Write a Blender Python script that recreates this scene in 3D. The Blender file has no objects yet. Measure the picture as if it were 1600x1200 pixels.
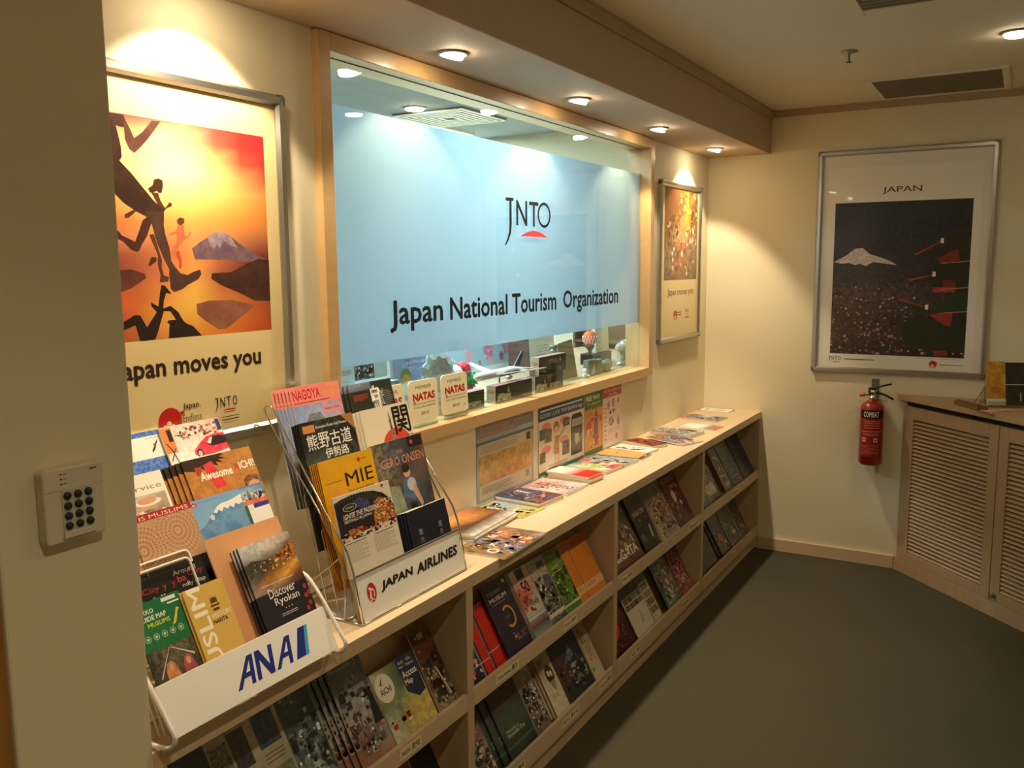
import bpy, math, random
from mathutils import Vector, Matrix
SC = bpy.context.scene
COL = SC.collection
R = math.radians

# ---------------------------------------------------------------- camera
def add_camera():
    yaw, pitch, roll = 0.5272371, 0.1331199, -0.0083182
    f = Vector((math.cos(yaw)*math.cos(pitch), math.sin(yaw)*math.cos(pitch), -math.sin(pitch)))
    r = Vector((math.sin(yaw), -math.cos(yaw), 0)); u = r.cross(f)
    c, s = math.cos(roll), math.sin(roll)
    r, u = r*c+u*s, u*c-r*s
    cam = bpy.data.cameras.new('camera'); o = bpy.data.objects.new('camera', cam); COL.objects.link(o)
    cam.sensor_width = 36; cam.lens = 1370.9/1600*36; cam.clip_start = .02
    m = Matrix((r, u, -f)).transposed().to_4x4(); m.translation = (-4.83047, -1.54506, 1.58428)
    o.matrix_world = m; SC.camera = o
add_camera()

# ---------------------------------------------------------------- light and exposure
WARM = (1.0, .835, .585)
SPOT_W, SPOT_ANG, SPOT_BLEND = 18.0, 104, .28
CORE_W, CORE_ANG = 17.0, 80                          # their brighter core, straight down        # soffit halogens
SPOT_TILT = 14
ROOM_W, ROOM_ANG = (5.0, 16.0, 16.0), 122             # downlights in the main ceiling
OFFICE_W = (16, 32, 22)
w = bpy.data.worlds.new('world'); SC.world = w; w.use_nodes = True
w.node_tree.nodes['Background'].inputs[0].default_value = (1, .8, .6, 1)
w.node_tree.nodes['Background'].inputs[1].default_value = .02
vs = SC.view_settings
vs.view_transform = 'Standard'; vs.look = 'None'; vs.gamma = 1; vs.use_curve_mapping = False
vs.exposure = .55
SC.cycles.max_bounces = 10; SC.cycles.diffuse_bounces = 5; SC.cycles.transparent_max_bounces = 12
SC.cycles.use_denoising = True
SC.cycles.caustics_reflective = False; SC.cycles.caustics_refractive = False
SC.cycles.sample_clamp_indirect = 4

def area_light(name, loc, sx, sy, power, col, rot=(0, 0, 0), parent=None):
    l = bpy.data.lights.new(name, 'AREA'); l.shape = 'RECTANGLE'; l.size = sx; l.size_y = sy; l.energy = power; l.color = col
    o = bpy.data.objects.new(name, l); COL.objects.link(o); o.location = loc; o.rotation_euler = rot; o.parent = parent
    return o

# ---------------------------------------------------------------- colour and materials
def hx(s):
    s = s.lstrip('#')
    if len(s) == 3: s = ''.join(c*2 for c in s)
    v = [int(s[i:i+2], 16)/255 for i in (0, 2, 4)]
    return tuple(c/12.92 if c <= .04045 else ((c+.055)/1.055)**2.4 for c in v)

def mat(name, col, rough=.5, metal=0, var=.06, scale=8, bump=0, bscale=60, stretch=(1, 1, 1), coat=0, spec=.5, col2=None):
    m = bpy.data.materials.new(name); m.use_nodes = True
    nt = m.node_tree; b = nt.nodes['Principled BSDF']
    b.inputs['Roughness'].default_value = rough; b.inputs['Metallic'].default_value = metal
    b.inputs['Coat Weight'].default_value = coat; b.inputs['Specular IOR Level'].default_value = spec
    c = hx(col)
    tc = nt.nodes.new('ShaderNodeTexCoord'); mp = nt.nodes.new('ShaderNodeMapping'); mp.inputs['Scale'].default_value = stretch
    nt.links.new(tc.outputs['Object'], mp.inputs[0])
    n = nt.nodes.new('ShaderNodeTexNoise'); n.inputs['Scale'].default_value = scale; n.inputs['Detail'].default_value = 5
    nt.links.new(mp.outputs[0], n.inputs['Vector'])
    mx = nt.nodes.new('ShaderNodeMix'); mx.data_type = 'RGBA'
    c2 = hx(col2) if col2 else tuple(v*(1-var*3) for v in c)
    mx.inputs[6].default_value = (*c, 1); mx.inputs[7].default_value = (*c2, 1)
    nt.links.new(n.outputs['Fac'], mx.inputs[0]); nt.links.new(mx.outputs[2], b.inputs['Base Color'])
    if bump:
        n2 = nt.nodes.new('ShaderNodeTexNoise'); n2.inputs['Scale'].default_value = bscale; n2.inputs['Detail'].default_value = 3
        nt.links.new(mp.outputs[0], n2.inputs['Vector'])
        bp = nt.nodes.new('ShaderNodeBump'); bp.inputs['Strength'].default_value = bump; bp.inputs['Distance'].default_value = .002
        nt.links.new(n2.outputs['Fac'], bp.inputs['Height']); nt.links.new(bp.outputs[0], b.inputs['Normal'])
    return m

def print_mat(name, rough, spec, coat=0):
    """ink on paper: two colour attributes blended by noise, amount and size per vertex"""
    m = bpy.data.materials.new(name); m.use_nodes = True; nt = m.node_tree; b = nt.nodes['Principled BSDF']
    b.inputs['Roughness'].default_value = rough; b.inputs['Specular IOR Level'].default_value = spec; b.inputs['Coat Weight'].default_value = coat
    a = [nt.nodes.new('ShaderNodeAttribute') for _ in range(3)]
    for n, s in zip(a, ('Ink', 'InkB', 'Grain')): n.attribute_name = s
    tc = nt.nodes.new('ShaderNodeTexCoord'); sp = nt.nodes.new('ShaderNodeSeparateXYZ')
    nt.links.new(a[2].outputs['Vector'], sp.inputs[0])
    vm = nt.nodes.new('ShaderNodeVectorMath'); vm.operation = 'SCALE'
    nt.links.new(tc.outputs['Object'], vm.inputs[0]); nt.links.new(sp.outputs[1], vm.inputs['Scale'])
    n = nt.nodes.new('ShaderNodeTexNoise'); n.inputs['Scale'].default_value = 1; n.inputs['Detail'].default_value = 7; n.inputs['Roughness'].default_value = .68
    nt.links.new(vm.outputs[0], n.inputs['Vector'])
    mr = nt.nodes.new('ShaderNodeMapRange'); mr.inputs[1].default_value = .44; mr.inputs[2].default_value = .56
    nt.links.new(n.outputs['Fac'], mr.inputs[0])
    mu = nt.nodes.new('ShaderNodeMath'); mu.operation = 'MULTIPLY'
    nt.links.new(mr.outputs[0], mu.inputs[0]); nt.links.new(sp.outputs[0], mu.inputs[1])
    mx = nt.nodes.new('ShaderNodeMix'); mx.data_type = 'RGBA'
    nt.links.new(mu.outputs[0], mx.inputs[0]); nt.links.new(a[0].outputs['Color'], mx.inputs[6]); nt.links.new(a[1].outputs['Color'], mx.inputs[7])
    nt.links.new(mx.outputs[2], b.inputs['Base Color'])
    return m

def glass_mat(name, tint, rough=.0, thick=1.0):
    m = bpy.data.materials.new(name); m.use_nodes = True; nt = m.node_tree
    for n in list(nt.nodes):
        if n.type == 'BSDF_PRINCIPLED': nt.nodes.remove(n)
    out = [n for n in nt.nodes if n.type == 'OUTPUT_MATERIAL'][0]
    t = nt.nodes.new('ShaderNodeBsdfTransparent'); t.inputs[0].default_value = (*hx(tint), 1)
    g = nt.nodes.new('ShaderNodeBsdfGlossy'); g.inputs['Roughness'].default_value = rough; g.inputs[0].default_value = (thick, thick, thick, 1)
    fr = nt.nodes.new('ShaderNodeFresnel'); ge = nt.nodes.new('ShaderNodeNewGeometry')
    io = nt.nodes.new('ShaderNodeMapRange'); io.inputs[3].default_value = 1.5; io.inputs[4].default_value = 1/1.5
    nt.links.new(ge.outputs['Backfacing'], io.inputs[0]); nt.links.new(io.outputs[0], fr.inputs[0])
    mx = nt.nodes.new('ShaderNodeMixShader')
    nt.links.new(fr.outputs[0], mx.inputs[0]); nt.links.new(t.outputs[0], mx.inputs[1]); nt.links.new(g.outputs[0], mx.inputs[2])
    nt.links.new(mx.outputs[0], out.inputs[0])
    return m

def film_mat():
    m = bpy.data.materials.new('frosted_film'); m.use_nodes = True; nt = m.node_tree
    for n in list(nt.nodes):
        if n.type == 'BSDF_PRINCIPLED': nt.nodes.remove(n)
    out = [n for n in nt.nodes if n.type == 'OUTPUT_MATERIAL'][0]
    d = nt.nodes.new('ShaderNodeBsdfDiffuse'); d.inputs[0].default_value = (*hx('c0c6c8'), 1)
    t = nt.nodes.new('ShaderNodeBsdfTranslucent'); t.inputs[0].default_value = (*hx('c4ced4'), 1)
    n = nt.nodes.new('ShaderNodeTexNoise'); n.inputs['Scale'].default_value = 2
    mx = nt.nodes.new('ShaderNodeMixShader'); mx.inputs[0].default_value = .74
    nt.links.new(d.outputs[0], mx.inputs[1]); nt.links.new(t.outputs[0], mx.inputs[2]); nt.links.new(mx.outputs[0], out.inputs[0])
    return m

def emit_mat(name, col, strength):
    m = bpy.data.materials.new(name); m.use_nodes = True; b = m.node_tree.nodes['Principled BSDF']
    b.inputs['Base Color'].default_value = (1, 1, 1, 1)
    b.inputs['Emission Color'].default_value = (*col, 1); b.inputs['Emission Strength'].default_value = strength
    return m

MW = mat('wall_paint', 'e7dbba', .7, var=.015, scale=3, bump=.05, bscale=120)
MC = mat('ceiling_paint', 'ddd4bd', .8, var=.02, scale=2)
MB_ = mat('wall_paint_shaded', 'bfab93', .75, var=.02, scale=2)  # wall paint with the beam's shade put into the colour
MF = mat('carpet', '4a4430', .95, var=.12, scale=1.6, bump=.6, bscale=420, col2='393421')
WOOD = mat('maple', 'd6be9c', .42, var=.05, scale=5, stretch=(1, 9, 9), coat=.1, col2='c9ae8a')
WOODV = mat('maple_upright', 'cfb794', .42, var=.05, scale=5, stretch=(9, 9, 1), coat=.1, col2='c2a782')
WOODC = mat('cabinet_wood', 'c0a27e', .45, var=.05, scale=5, stretch=(9, 9, 1), col2='b0916c')
WOODO = mat('frame_wood', 'cfab78', .35, var=.05, scale=6, stretch=(1, 9, 9), coat=.3, col2='c09a68')
DOORW = mat('door_wood', 'b07c3c', .5, var=.06, scale=5, stretch=(9, 9, 1), col2='9c6a2f')
ALU = mat('aluminium', 'c4c2bc', .32, 1, var=.02)
ALUD = mat('aluminium_dull', 'a39f94', .45, .9, var=.02)
CHR = mat('chrome', 'dcdad4', .12, 1, var=.01)
BLK = mat('black_plastic', '16150f', .4, var=.1)
WHT = mat('white_enamel', 'efeae0', .3, var=.01, coat=.3)
PLW = mat('ivory_plastic', 'd9cdb2', .4, var=.02)
RED = mat('red_paint', '93110c', .28, var=.05, coat=.5)
ORG = mat('orange_plastic', 'e8743c', .4)
GRY = mat('grey_metal', '6f7468', .5, .3)
DRK = mat('gap_shade', '2a1d12', .8)  # shade under the cabinet slab and behind its slats, put into the colour
GRILLE = mat('grille_dark', '857b64', .7, var=.1)
PR = print_mat('print_gloss', .33, .5, .15)
PM = print_mat('print_matte', .6, .3)
GLASS = glass_mat('window_glass', 'f4faf8')
ACR = glass_mat('clear_acrylic', 'eceadf', .02)
FILM = film_mat()
LAMP = emit_mat('lamp_lens', (1, .82, .55), 60)
LAMPC = emit_mat('lamp_panel_cool', (.50, .80, 1.0), 14)

# ---------------------------------------------------------------- builders
def tag(o, label=None, cat=None, group=None, kind=None):
    if label: o['label'] = label
    if cat: o['category'] = cat
    if group: o['group'] = group
    if kind: o['kind'] = kind
    return o
def thing(name, label, cat, mw=None, group=None, kind=None):
    o = bpy.data.objects.new(name, None); COL.objects.link(o); o.empty_display_size = .05
    if mw is not None: o.matrix_world = mw if isinstance(mw, Matrix) else Matrix.Translation(mw)
    return tag(o, label, cat, group, kind)
def frame(loc, X, Y, Z):
    m = Matrix((X, Y, Z)).transposed().to_4x4(); m.translation = loc; return m
def lean(x, y, z, th, yaw=0, d=0):
    """sheet leaning back by th: X along wall, Y up the sheet, Z out of its face"""
    t = R(th); Y = Vector((0, math.sin(t), math.cos(t))); Z = Vector((0, -math.cos(t), math.sin(t)))
    return frame(Vector((x, y, z))-Z*d, Vector((1, 0, 0)), Y, Z)
def on_left(x, y, z): return frame((x, y, z), (1, 0, 0), (0, 0, 1), (0, -1, 0))
def on_back(x, y, z): return frame((x, y, z), (0, -1, 0), (0, 0, 1), (-1, 0, 0))

class MB:
    def __init__(s): s.v = []; s.f = []; s.sm = []
    def box(s, x0, y0, z0, x1, y1, z1, m=None):
        n = len(s.v)
        for x in (x0, x1):
            for y in (y0, y1):
                for z in (z0, z1):
                    p = Vector((x, y, z)); s.v.append(m @ p if m else p)
        for q in ((0, 1, 3, 2), (4, 6, 7, 5), (0, 4, 5, 1), (2, 3, 7, 6), (0, 2, 6, 4), (1, 5, 7, 3)): s.f.append([n+i for i in q]); s.sm.append(False)
        return s
    def prism(s, pts, a, b, m=None):
        """polygon in local xy, extruded along local z from a to b"""
        n = len(s.v); k = len(pts)
        ar = sum(pts[i][0]*pts[(i+1) % k][1]-pts[(i+1) % k][0]*pts[i][1] for i in range(k))
        if ar < 0: pts = pts[::-1]
        for z in (a, b):
            for x, y in pts:
                p = Vector((x, y, z)); s.v.append(m @ p if m else p)
        s.f.append([n+i for i in range(k)][::-1]); s.f.append([n+k+i for i in range(k)]); s.sm += [False]*2
        for i in range(k): j = (i+1) % k; s.f.append([n+i, n+j, n+k+j, n+k+i]); s.sm.append(False)
        return s
    def lathe(s, prof, seg=24, m=None, smooth=True):
        n = len(s.v)
        for r, z in prof:
            for i in range(seg):
                a = 2*math.pi*i/seg; p = Vector((r*math.cos(a), r*math.sin(a), z)); s.v.append(m @ p if m else p)
        for j in range(len(prof)-1):
            for i in range(seg):
                k = (i+1) % seg; s.f.append([n+j*seg+i, n+j*seg+k, n+(j+1)*seg+k, n+(j+1)*seg+i]); s.sm.append(smooth)
        if prof[0][0] > 1e-6: s.f.append([n+i for i in range(seg)][::-1]); s.sm.append(False)
        if prof[-1][0] > 1e-6: s.f.append([n+(len(prof)-1)*seg+i for i in range(seg)]); s.sm.append(False)
        return s
    def tube(s, pts, r, seg=8, closed=False):
        pts = [Vector(p) for p in pts]; n = len(s.v); K = len(pts); N0 = None
        rr = r if isinstance(r, (list, tuple)) else [r]*K
        for i, p in enumerate(pts):
            a = pts[i-1] if i or closed else p; b = pts[(i+1) % K] if i < K-1 or closed else p
            t = (b-a).normalized()
            if N0 is None: N0 = t.orthogonal().normalized()
            N0 = (N0-t*N0.dot(t)).normalized(); B = t.cross(N0)
            for k in range(seg):
                an = 2*math.pi*k/seg; s.v.append(p+(N0*math.cos(an)+B*math.sin(an))*rr[i])
        for i in range(K if closed else K-1):
            for k in range(seg):
                q = (k+1) % seg; j = (i+1) % K
                s.f.append([n+i*seg+k, n+i*seg+q, n+j*seg+q, n+j*seg+k]); s.sm.append(True)
        if not closed:
            s.f.append([n+k for k in range(seg)][::-1]); s.f.append([n+(K-1)*seg+k for k in range(seg)]); s.sm += [False]*2
        return s
    def ball(s, c, rx, ry=None, rz=None, seg=12, rings=8, m=None):
        ry = ry or rx; rz = rz or rx; n = len(s.v); c = Vector(c)
        for j in range(rings+1):
            ph = math.pi*j/rings
            for i in range(seg):
                a = 2*math.pi*i/seg; p = c+Vector((rx*math.sin(ph)*math.cos(a), ry*math.sin(ph)*math.sin(a), -rz*math.cos(ph)))
                s.v.append(m @ p if m else p)
        for j in range(rings):
            for i in range(seg):
                k = (i+1) % seg; s.f.append([n+j*seg+i, n+j*seg+k, n+(j+1)*seg+k, n+(j+1)*seg+i]); s.sm.append(True)
        return s
    def mesh(s, name, m):
        me = bpy.data.meshes.new(name); me.from_pydata([tuple(p) for p in s.v], [], s.f)
        me.polygons.foreach_set('use_smooth', s.sm); me.materials.append(m); me.update(); return me
    def build(s, name, m, parent=None, bevel=0, mw=None):
        o = bpy.data.objects.new(name, s.mesh(name, m)); COL.objects.link(o)
        if parent: o.parent = parent
        if mw is not None: o.matrix_local = mw
        if bevel:
            b = o.modifiers.new('bevel', 'BEVEL'); b.width = bevel; b.segments = 2; b.limit_method = 'ANGLE'
        return o
def B(*a, **k): return MB().box(*a, **k)
def arc(pts, r=.01, n=4):
    """round the corners of a polyline"""
    P = [Vector(p) for p in pts]; out = [P[0]]
    for i in range(1, len(P)-1):
        a, b, c = P[i-1], P[i], P[i+1]; u = (a-b); v = (c-b); q = min(r, u.length*.45, v.length*.45)
        s = b+u.normalized()*q; e = b+v.normalized()*q
        for k in range(n+1):
            t = k/n; out.append(s*(1-t)**2+b*2*t*(1-t)+e*t*t)
    return out+[P[-1]]

_tc = {}
def text_shape(s, bold=0):
    k = (s, bold)
    if k not in _tc:
        c = bpy.data.curves.new('lettering', 'FONT'); c.body = s; c.resolution_u = 2
        o = bpy.data.objects.new('lettering', c); m = bpy.data.meshes.new_from_object(o)
        v = [(p.co.x, p.co.y) for p in m.vertices]; f = [list(p.vertices) for p in m.polygons]
        bpy.data.objects.remove(o); bpy.data.curves.remove(c); bpy.data.meshes.remove(m)
        if bold:      # thicken the strokes by overprinting shifted copies
            k0 = len(v); b = bold; V = []; F = []; Z = []
            for q, (dx, dy) in enumerate(((-b, 0), (b, 0), (0, -b), (0, b), (-b*.5, b*.5), (b*.5, -b*.5)) if b > .012 else ((-b, 0), (b, 0), (0, b))):
                V += [(x+dx, y+dy) for x, y in v]; Z += [q]*k0; F += [[i+q*k0 for i in g] for g in f]
            v, f = V, F
        else: Z = [0]*len(v)
        x0 = min([p[0] for p in v] or [0]); x1 = max([p[0] for p in v] or [1]); y0 = min([p[1] for p in v] or [0]); y1 = max([p[1] for p in v] or [1])
        v = [((x-x0)/max(x1-x0, 1e-6), (y-y0)/max(y1-y0, 1e-6)) for x, y in v]
        _tc[k] = (v, f, Z)
    return _tc[k]

def dk(c, k=.35): return tuple(v*k for v in c)
class Art:
    """flat printing on a sheet w x h; coordinates 0..1, each item one hair above the last"""
    def __init__(s, w, h, z0=.00012, dz=.00002):
        s.w, s.h, s.z, s.dz = w, h, z0, dz; s.v = []; s.f = []; s.v0 = 0; s.ca = []; s.cb = []; s.cg = []
    def _add(s, P, F, c, c2=None, amt=0, sc=80):
        n = len(s.v); c2 = c2 or c
        for i, (x, y) in enumerate(P):
            s.v.append((x*s.w, (s.v0+(1-s.v0)*y)*s.h, s.z)); s.ca.append(c[i] if isinstance(c, list) else c); s.cb.append(c2[i] if isinstance(c2, list) else c2); s.cg.append((amt, sc, 0))
        s.f += [[n+i for i in f] for f in F]; s.z += s.dz
    def r(s, x0, y0, x1, y1, c, c2=None, amt=.8, sc=80):
        s._add([(x0, y0), (x1, y0), (x1, y1), (x0, y1)], [[0, 1, 2, 3]], hx(c), hx(c2) if c2 else None, amt if c2 else 0, sc)
    def p(s, pts, c, c2=None, amt=.8, sc=80):
        k = len(pts); ar = sum(pts[i][0]*pts[(i+1) % k][1]-pts[(i+1) % k][0]*pts[i][1] for i in range(k))
        if ar < 0: pts = pts[::-1]
        s._add(pts, [list(range(k))], hx(c), hx(c2) if c2 else None, amt if c2 else 0, sc)
    def e(s, cx, cy, rx, ry, c, c2=None, amt=.8, sc=80, a0=0, a1=360, n=20):
        P = [(cx+rx*math.cos(R(a0+(a1-a0)*i/n)), cy+ry*math.sin(R(a0+(a1-a0)*i/n))) for i in range(n if a1-a0 >= 360 else n+1)]
        s._add(P, [list(range(len(P)))], hx(c), hx(c2) if c2 else None, amt if c2 else 0, sc)
    def ring(s, cx, cy, rx, ry, t, c, n=24, a0=0, a1=360):
        P = []; F = []
        for i in range(n+1):
            a = R(a0+(a1-a0)*i/n); P += [(cx+rx*math.cos(a), cy+ry*math.sin(a)), (cx+rx*(1-t)*math.cos(a), cy+ry*(1-t)*math.sin(a))]
        for i in range(n): F.append([2*i, 2*i+2, 2*i+3, 2*i+1])
        s._add(P, F, hx(c))
    def g(s, x0, y0, x1, y1, rows, amt=.5, sc=90):
        rows = [r.split() for r in rows.split('/')]; m = len(rows); n = max(len(r) for r in rows)
        P = []; C = []
        for j, r in enumerate(rows):
            for i in range(n):
                P.append((x0+(x1-x0)*i/(n-1), y1-(y1-y0)*j/(m-1))); C.append(hx(r[min(i, len(r)-1)]))
        F = [[(j+1)*n+i, (j+1)*n+i+1, j*n+i+1, j*n+i] for j in range(m-1) for i in range(n-1)]
        D = [tuple(min(1, v*(.3 if (k % 2) else .55)) for v in C[(k*7+3) % len(C)]) for k in range(len(C))]
        s._add(P, F, C, D, amt, sc)
    def t(s, txt, x0, y0, x1, y1, c, bold=0, rot=0, sh=0):
        v, f, Z = text_shape(txt, bold); m0 = len(s.v)
        P = []
        for x, y in v:
            if rot == 90: x, y = 1-y, x
            if rot == -90: x, y = y, 1-x
            P.append((x0+(x1-x0)*x+sh*y*(y1-y0), y0+(y1-y0)*y))
        s._add(P, f, hx(c))
        for i, q in enumerate(Z): s.v[m0+i] = s.v[m0+i][:2]+(s.v[m0+i][2]+q*.000012,)
        s.z += max(Z or [0])*.000012
    def b(s, x0, y0, x1, y1, n, cols, s0, s1, seed=1, kind='e', asp=None):
        rd = random.Random(seed); cols = cols.split(); asp = asp or s.w/s.h; P = []; F = []; C = []
        for k in range(n):
            cx = rd.uniform(x0, x1); cy = rd.uniform(y0, y1); q = rd.uniform(s0, s1); c = hx(rd.choice(cols)); m0 = len(P)
            if kind == 'e': pts = [(cx+q*math.cos(a*1.257), cy+q*asp*math.sin(a*1.257)) for a in range(5)]
            elif kind == 'p': pts = [(cx-q*.3, cy-q*asp), (cx+q*.3, cy-q*asp), (cx+q*.4, cy+q*asp*.4), (cx, cy+q*asp), (cx-q*.4, cy+q*asp*.4)]
            else:
                q2 = q*rd.uniform(.4, 1.2); pts = [(cx-q, cy-q2*asp), (cx+q, cy-q2*asp), (cx+q, cy+q2*asp), (cx-q, cy+q2*asp)]
            pts = [(min(x1, max(x0, a)), min(y1, max(y0, b))) for a, b in pts]
            P += pts; C += [c]*len(pts); F.append(list(range(m0, len(P))))
        s._add(P, F, C)
    def l(s, x0, y0, x1, y1, n, c, k=.35):
        P = []; F = []; rd = random.Random(n)
        for i in range(n):
            y = y1-(y1-y0)*(i+.5)/n; t = (y1-y0)/n*k/2; e = x1-(x1-x0)*rd.choice((0, 0, .05, .3)); m0 = len(P)
            P += [(x0, y-t), (e, y-t), (e, y+t), (x0, y+t)]; F.append([m0, m0+1, m0+2, m0+3])
        s._add(P, F, hx(c))
    def flower(s, cx, cy, r, c, asp=None):
        asp = asp or s.w/s.h
        for k in range(5):
            a = R(90+72*k); s.e(cx+r*.55*math.cos(a), cy+r*.55*math.sin(a)*asp, r*.42, r*.42*asp, c, n=10); s.z -= s.dz
        s.z += s.dz
    def mesh(s, name, m=None):
        me = bpy.data.meshes.new(name); me.from_pydata(s.v, [], s.f)
        for nm, d in (('Ink', s.ca), ('InkB', s.cb)):
            a = me.attributes.new(nm, 'FLOAT_COLOR', 'POINT'); a.data.foreach_set('color', [x for c in d for x in (*c, 1)])
        a = me.attributes.new('Grain', 'FLOAT_VECTOR', 'POINT'); a.data.foreach_set('vector', [x for c in s.cg for x in c])
        me.materials.append(m or PR); me.update(); return me
    def build(s, name, parent=None, m=None, mw=None):
        o = bpy.data.objects.new(name, s.mesh(name, m)); COL.objects.link(o)
        if parent: o.parent = parent
        if mw is not None: o.matrix_local = mw
        return o

def block_mesh(name, w, h, t, spine, back, sheets=0):
    """closed page block: front at z=0, back at z=-t, coloured spine on the left, paper edges"""
    v = [(0, 0, 0), (w, 0, 0), (w, h, 0), (0, h, 0), (0, 0, -t), (w, 0, -t), (w, h, -t), (0, h, -t)]
    Q = [((0, 1, 2, 3), 'f4efe4'), ((5, 4, 7, 6), back), ((4, 0, 3, 7), spine), ((1, 5, 6, 2), 'e6dfd0'), ((3, 2, 6, 7), 'e6dfd0'), ((4, 5, 1, 0), 'e6dfd0')]
    V = []; F = []; C = []
    for q, c in Q:
        n = len(V); V += [v[i] for i in q]; F.append([n, n+1, n+2, n+3]); C += [hx(c)]*4
    me = bpy.data.meshes.new(name); me.from_pydata(V, [], F)
    for nm in ('Ink', 'InkB'):
        a = me.attributes.new(nm, 'FLOAT_COLOR', 'POINT'); a.data.foreach_set('color', [x for c in C for x in (*c, 1)])
    a = me.attributes.new('Grain', 'FLOAT_VECTOR', 'POINT'); a.data.foreach_set('vector', [0]*3*len(V))
    me.materials.append(PR); return me

def leaflet(name, label, cat, mw, w, h, t, design, group=None, spine='e6dfd0', back='d8d2c4', m=None):
    """one printed piece: page block with its cover as a part"""
    o = bpy.data.objects.new(name, block_mesh(name, w, h, t, spine, back)); COL.objects.link(o); o.matrix_world = mw
    A = Art(w, h); design(A); A.build('cover', o, m)
    return tag(o, label, cat, group)
ORD = ['first', 'second', 'third', 'fourth', 'fifth', 'sixth', 'seventh', 'eighth']
def more(o, n, off, what, side, group):
    """further copies of a brochure, each shifted by off in the brochure's own frame"""
    o['group'] = group
    for i in range(1, n+1):
        c = o.copy(); COL.objects.link(c)
        c.matrix_world = o.matrix_world @ Matrix.Translation(Vector(off)*i)
        for ch in o.children:
            d = ch.copy(); d.parent = c; d.matrix_parent_inverse = Matrix.Identity(4); COL.objects.link(d)
        c['label'] = '%s %s, %s copy %s the front one' % (what, o['category'], ORD[i-1], side)
        c['group'] = group

# ================================================================ the room
def S(o): o['kind'] = 'structure'; return o
H_, SOF = 2.384, 2.165
WX0, WX1, WZ0, WZ1 = -3.096, -.917, 1.104, 2.118          # opening inside the frame
S(B(-6.3, -2.56, -.06, .06, 3.1, 0).build('floor', MF))
S(B(-6.3, -2.56, H_, .06, .05, H_+.05).build('ceiling', MC)); S(B(-6.3, .05, H_, .06, 3.1, H_+.05).build('ceiling_office', mat('office_ceiling', 'a9b4bf', .8)))
m = MB()
m.box(-6.3, 0, 0, WX0-.02, .10, H_); m.box(WX1+.02, 0, 0, 0, .10, H_); m.box(WX0-.02, 0, 0, WX1+.02, .10, WZ0-.02); m.box(WX0-.02, 0, WZ1+.02, WX1+.02, .10, H_)
S(m.build('wall_left', MW))
S(B(0, -2.56, 0, .06, 3.1, H_).build('wall_back', MW))
S(B(-6.3, -2.56, 0, 0, -2.5, H_).build('wall_right', MW))
S(B(-6.3, -2.5, 0, -6.24, 0, H_).build('wall_front', MW))
S(B(-4.178, -.345, 0, -3.958, 0, SOF).build('wall_corner', MW, bevel=.004))
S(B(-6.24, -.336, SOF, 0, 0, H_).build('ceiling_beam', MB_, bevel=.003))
# door casing left of the pier, panelled wall behind it
S(B(-4.30, -.335, 0, -4.178, -.0, SOF).build('door_frame', DOORW))
S(B(-6.2, -.20, 0, -4.30, -.16, SOF).build('door_1', DOORW))
# cornice
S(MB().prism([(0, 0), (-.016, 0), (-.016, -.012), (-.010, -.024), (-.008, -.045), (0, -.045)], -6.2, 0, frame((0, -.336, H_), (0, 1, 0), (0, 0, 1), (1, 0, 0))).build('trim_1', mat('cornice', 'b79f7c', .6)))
me = MB(); me.box(-.014, -2.5, H_-.034, 0, -.352, H_-.012); me.box(-.020, -2.5, H_-.012, 0, -.352, H_)
S(me.build('trim_2', bpy.data.materials['cornice']))
S(B(-.014, -1.035, 0, 0, -.33, .071).build('baseboard_back', WOOD, bevel=.003))

# the office behind the glass
S(B(-4.3, 3.0, 0, 0, 3.06, H_).build('wall_office', mat('office_wall', 'b9c4c8', .7)))
S(B(-4.36, .1, 0, -4.3, 3.06, H_).build('wall_office_side', bpy.data.materials['office_wall']))

# ---- window
win = thing('window_1', None, None, (0, 0, 0), kind='structure')
fx0, fx1, fz0, fz1, ff = -3.140, -.870, 1.064, SOF-.002, -.022
f = MB(); f.box(fx0, ff, fz0, WX0, .101, fz1).build('frame_stile', WOODO, win, .002)
MB().box(WX1, ff, fz0, fx1, .101, fz1).build('frame_stile', WOODO, win, .002)
MB().box(WX0, ff, fz0, WX1, .101, WZ0).build('frame_sill', WOODO, win, .002)
MB().box(WX0, ff, WZ1, WX1, .101, fz1).build('frame_head', WOODO, win, .002)
B(WX0, .028, WZ0, WX1, .034, WZ1).build('pane', GLASS, win)
FZ0, FZ1 = 1.316, 2.006
B(WX0+.001, .0352, FZ0, WX1-.001, .0356, FZ1).build('frosted_film', FILM, win)
B(WX0, .0265, WZ1-.002, WX1, .0275, WZ1).build('gasket', BLK, win)
A = Art(1, 1, 0, .00002)     # vinyl lettering, in metres
def LT(s, x0, z0, x1, z1, bold): A.t(s, x0, z0, x1, z1, '101a24', bold)
NV = .03
LT('Japan', -2.823, 1.396, -2.555, 1.490, .022); LT('National', -2.516, 1.416, -2.155, 1.489, .022)
LT('Tourism', -2.124, 1.416, -1.781, 1.489, .022); LT('Organization', -1.723, 1.396, -1.178, 1.490, .022)
A.p([(-2.163, 1.822), (-2.108, 1.824), (-2.108, 1.812), (-2.122, 1.812), (-2.122, 1.730), (-2.128, 1.700), (-2.145, 1.675), (-2.166, 1.656), (-2.170, 1.660), (-2.152, 1.682), (-2.142, 1.703), (-2.138, 1.730), (-2.138, 1.811), (-2.163, 1.811)], '101a24')
LT('N', -2.090, 1.729, -2.010, 1.818, .012); LT('T', -1.995, 1.729, -1.925, 1.818, .012)
A.ring(-1.880, 1.7735, .052, .047, .22, '101a24')
A.p([(-2.062+.211*i/12, 1.692+.022*math.sin(math.pi*i/12)) for i in range(13)], 'd8404c')
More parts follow.
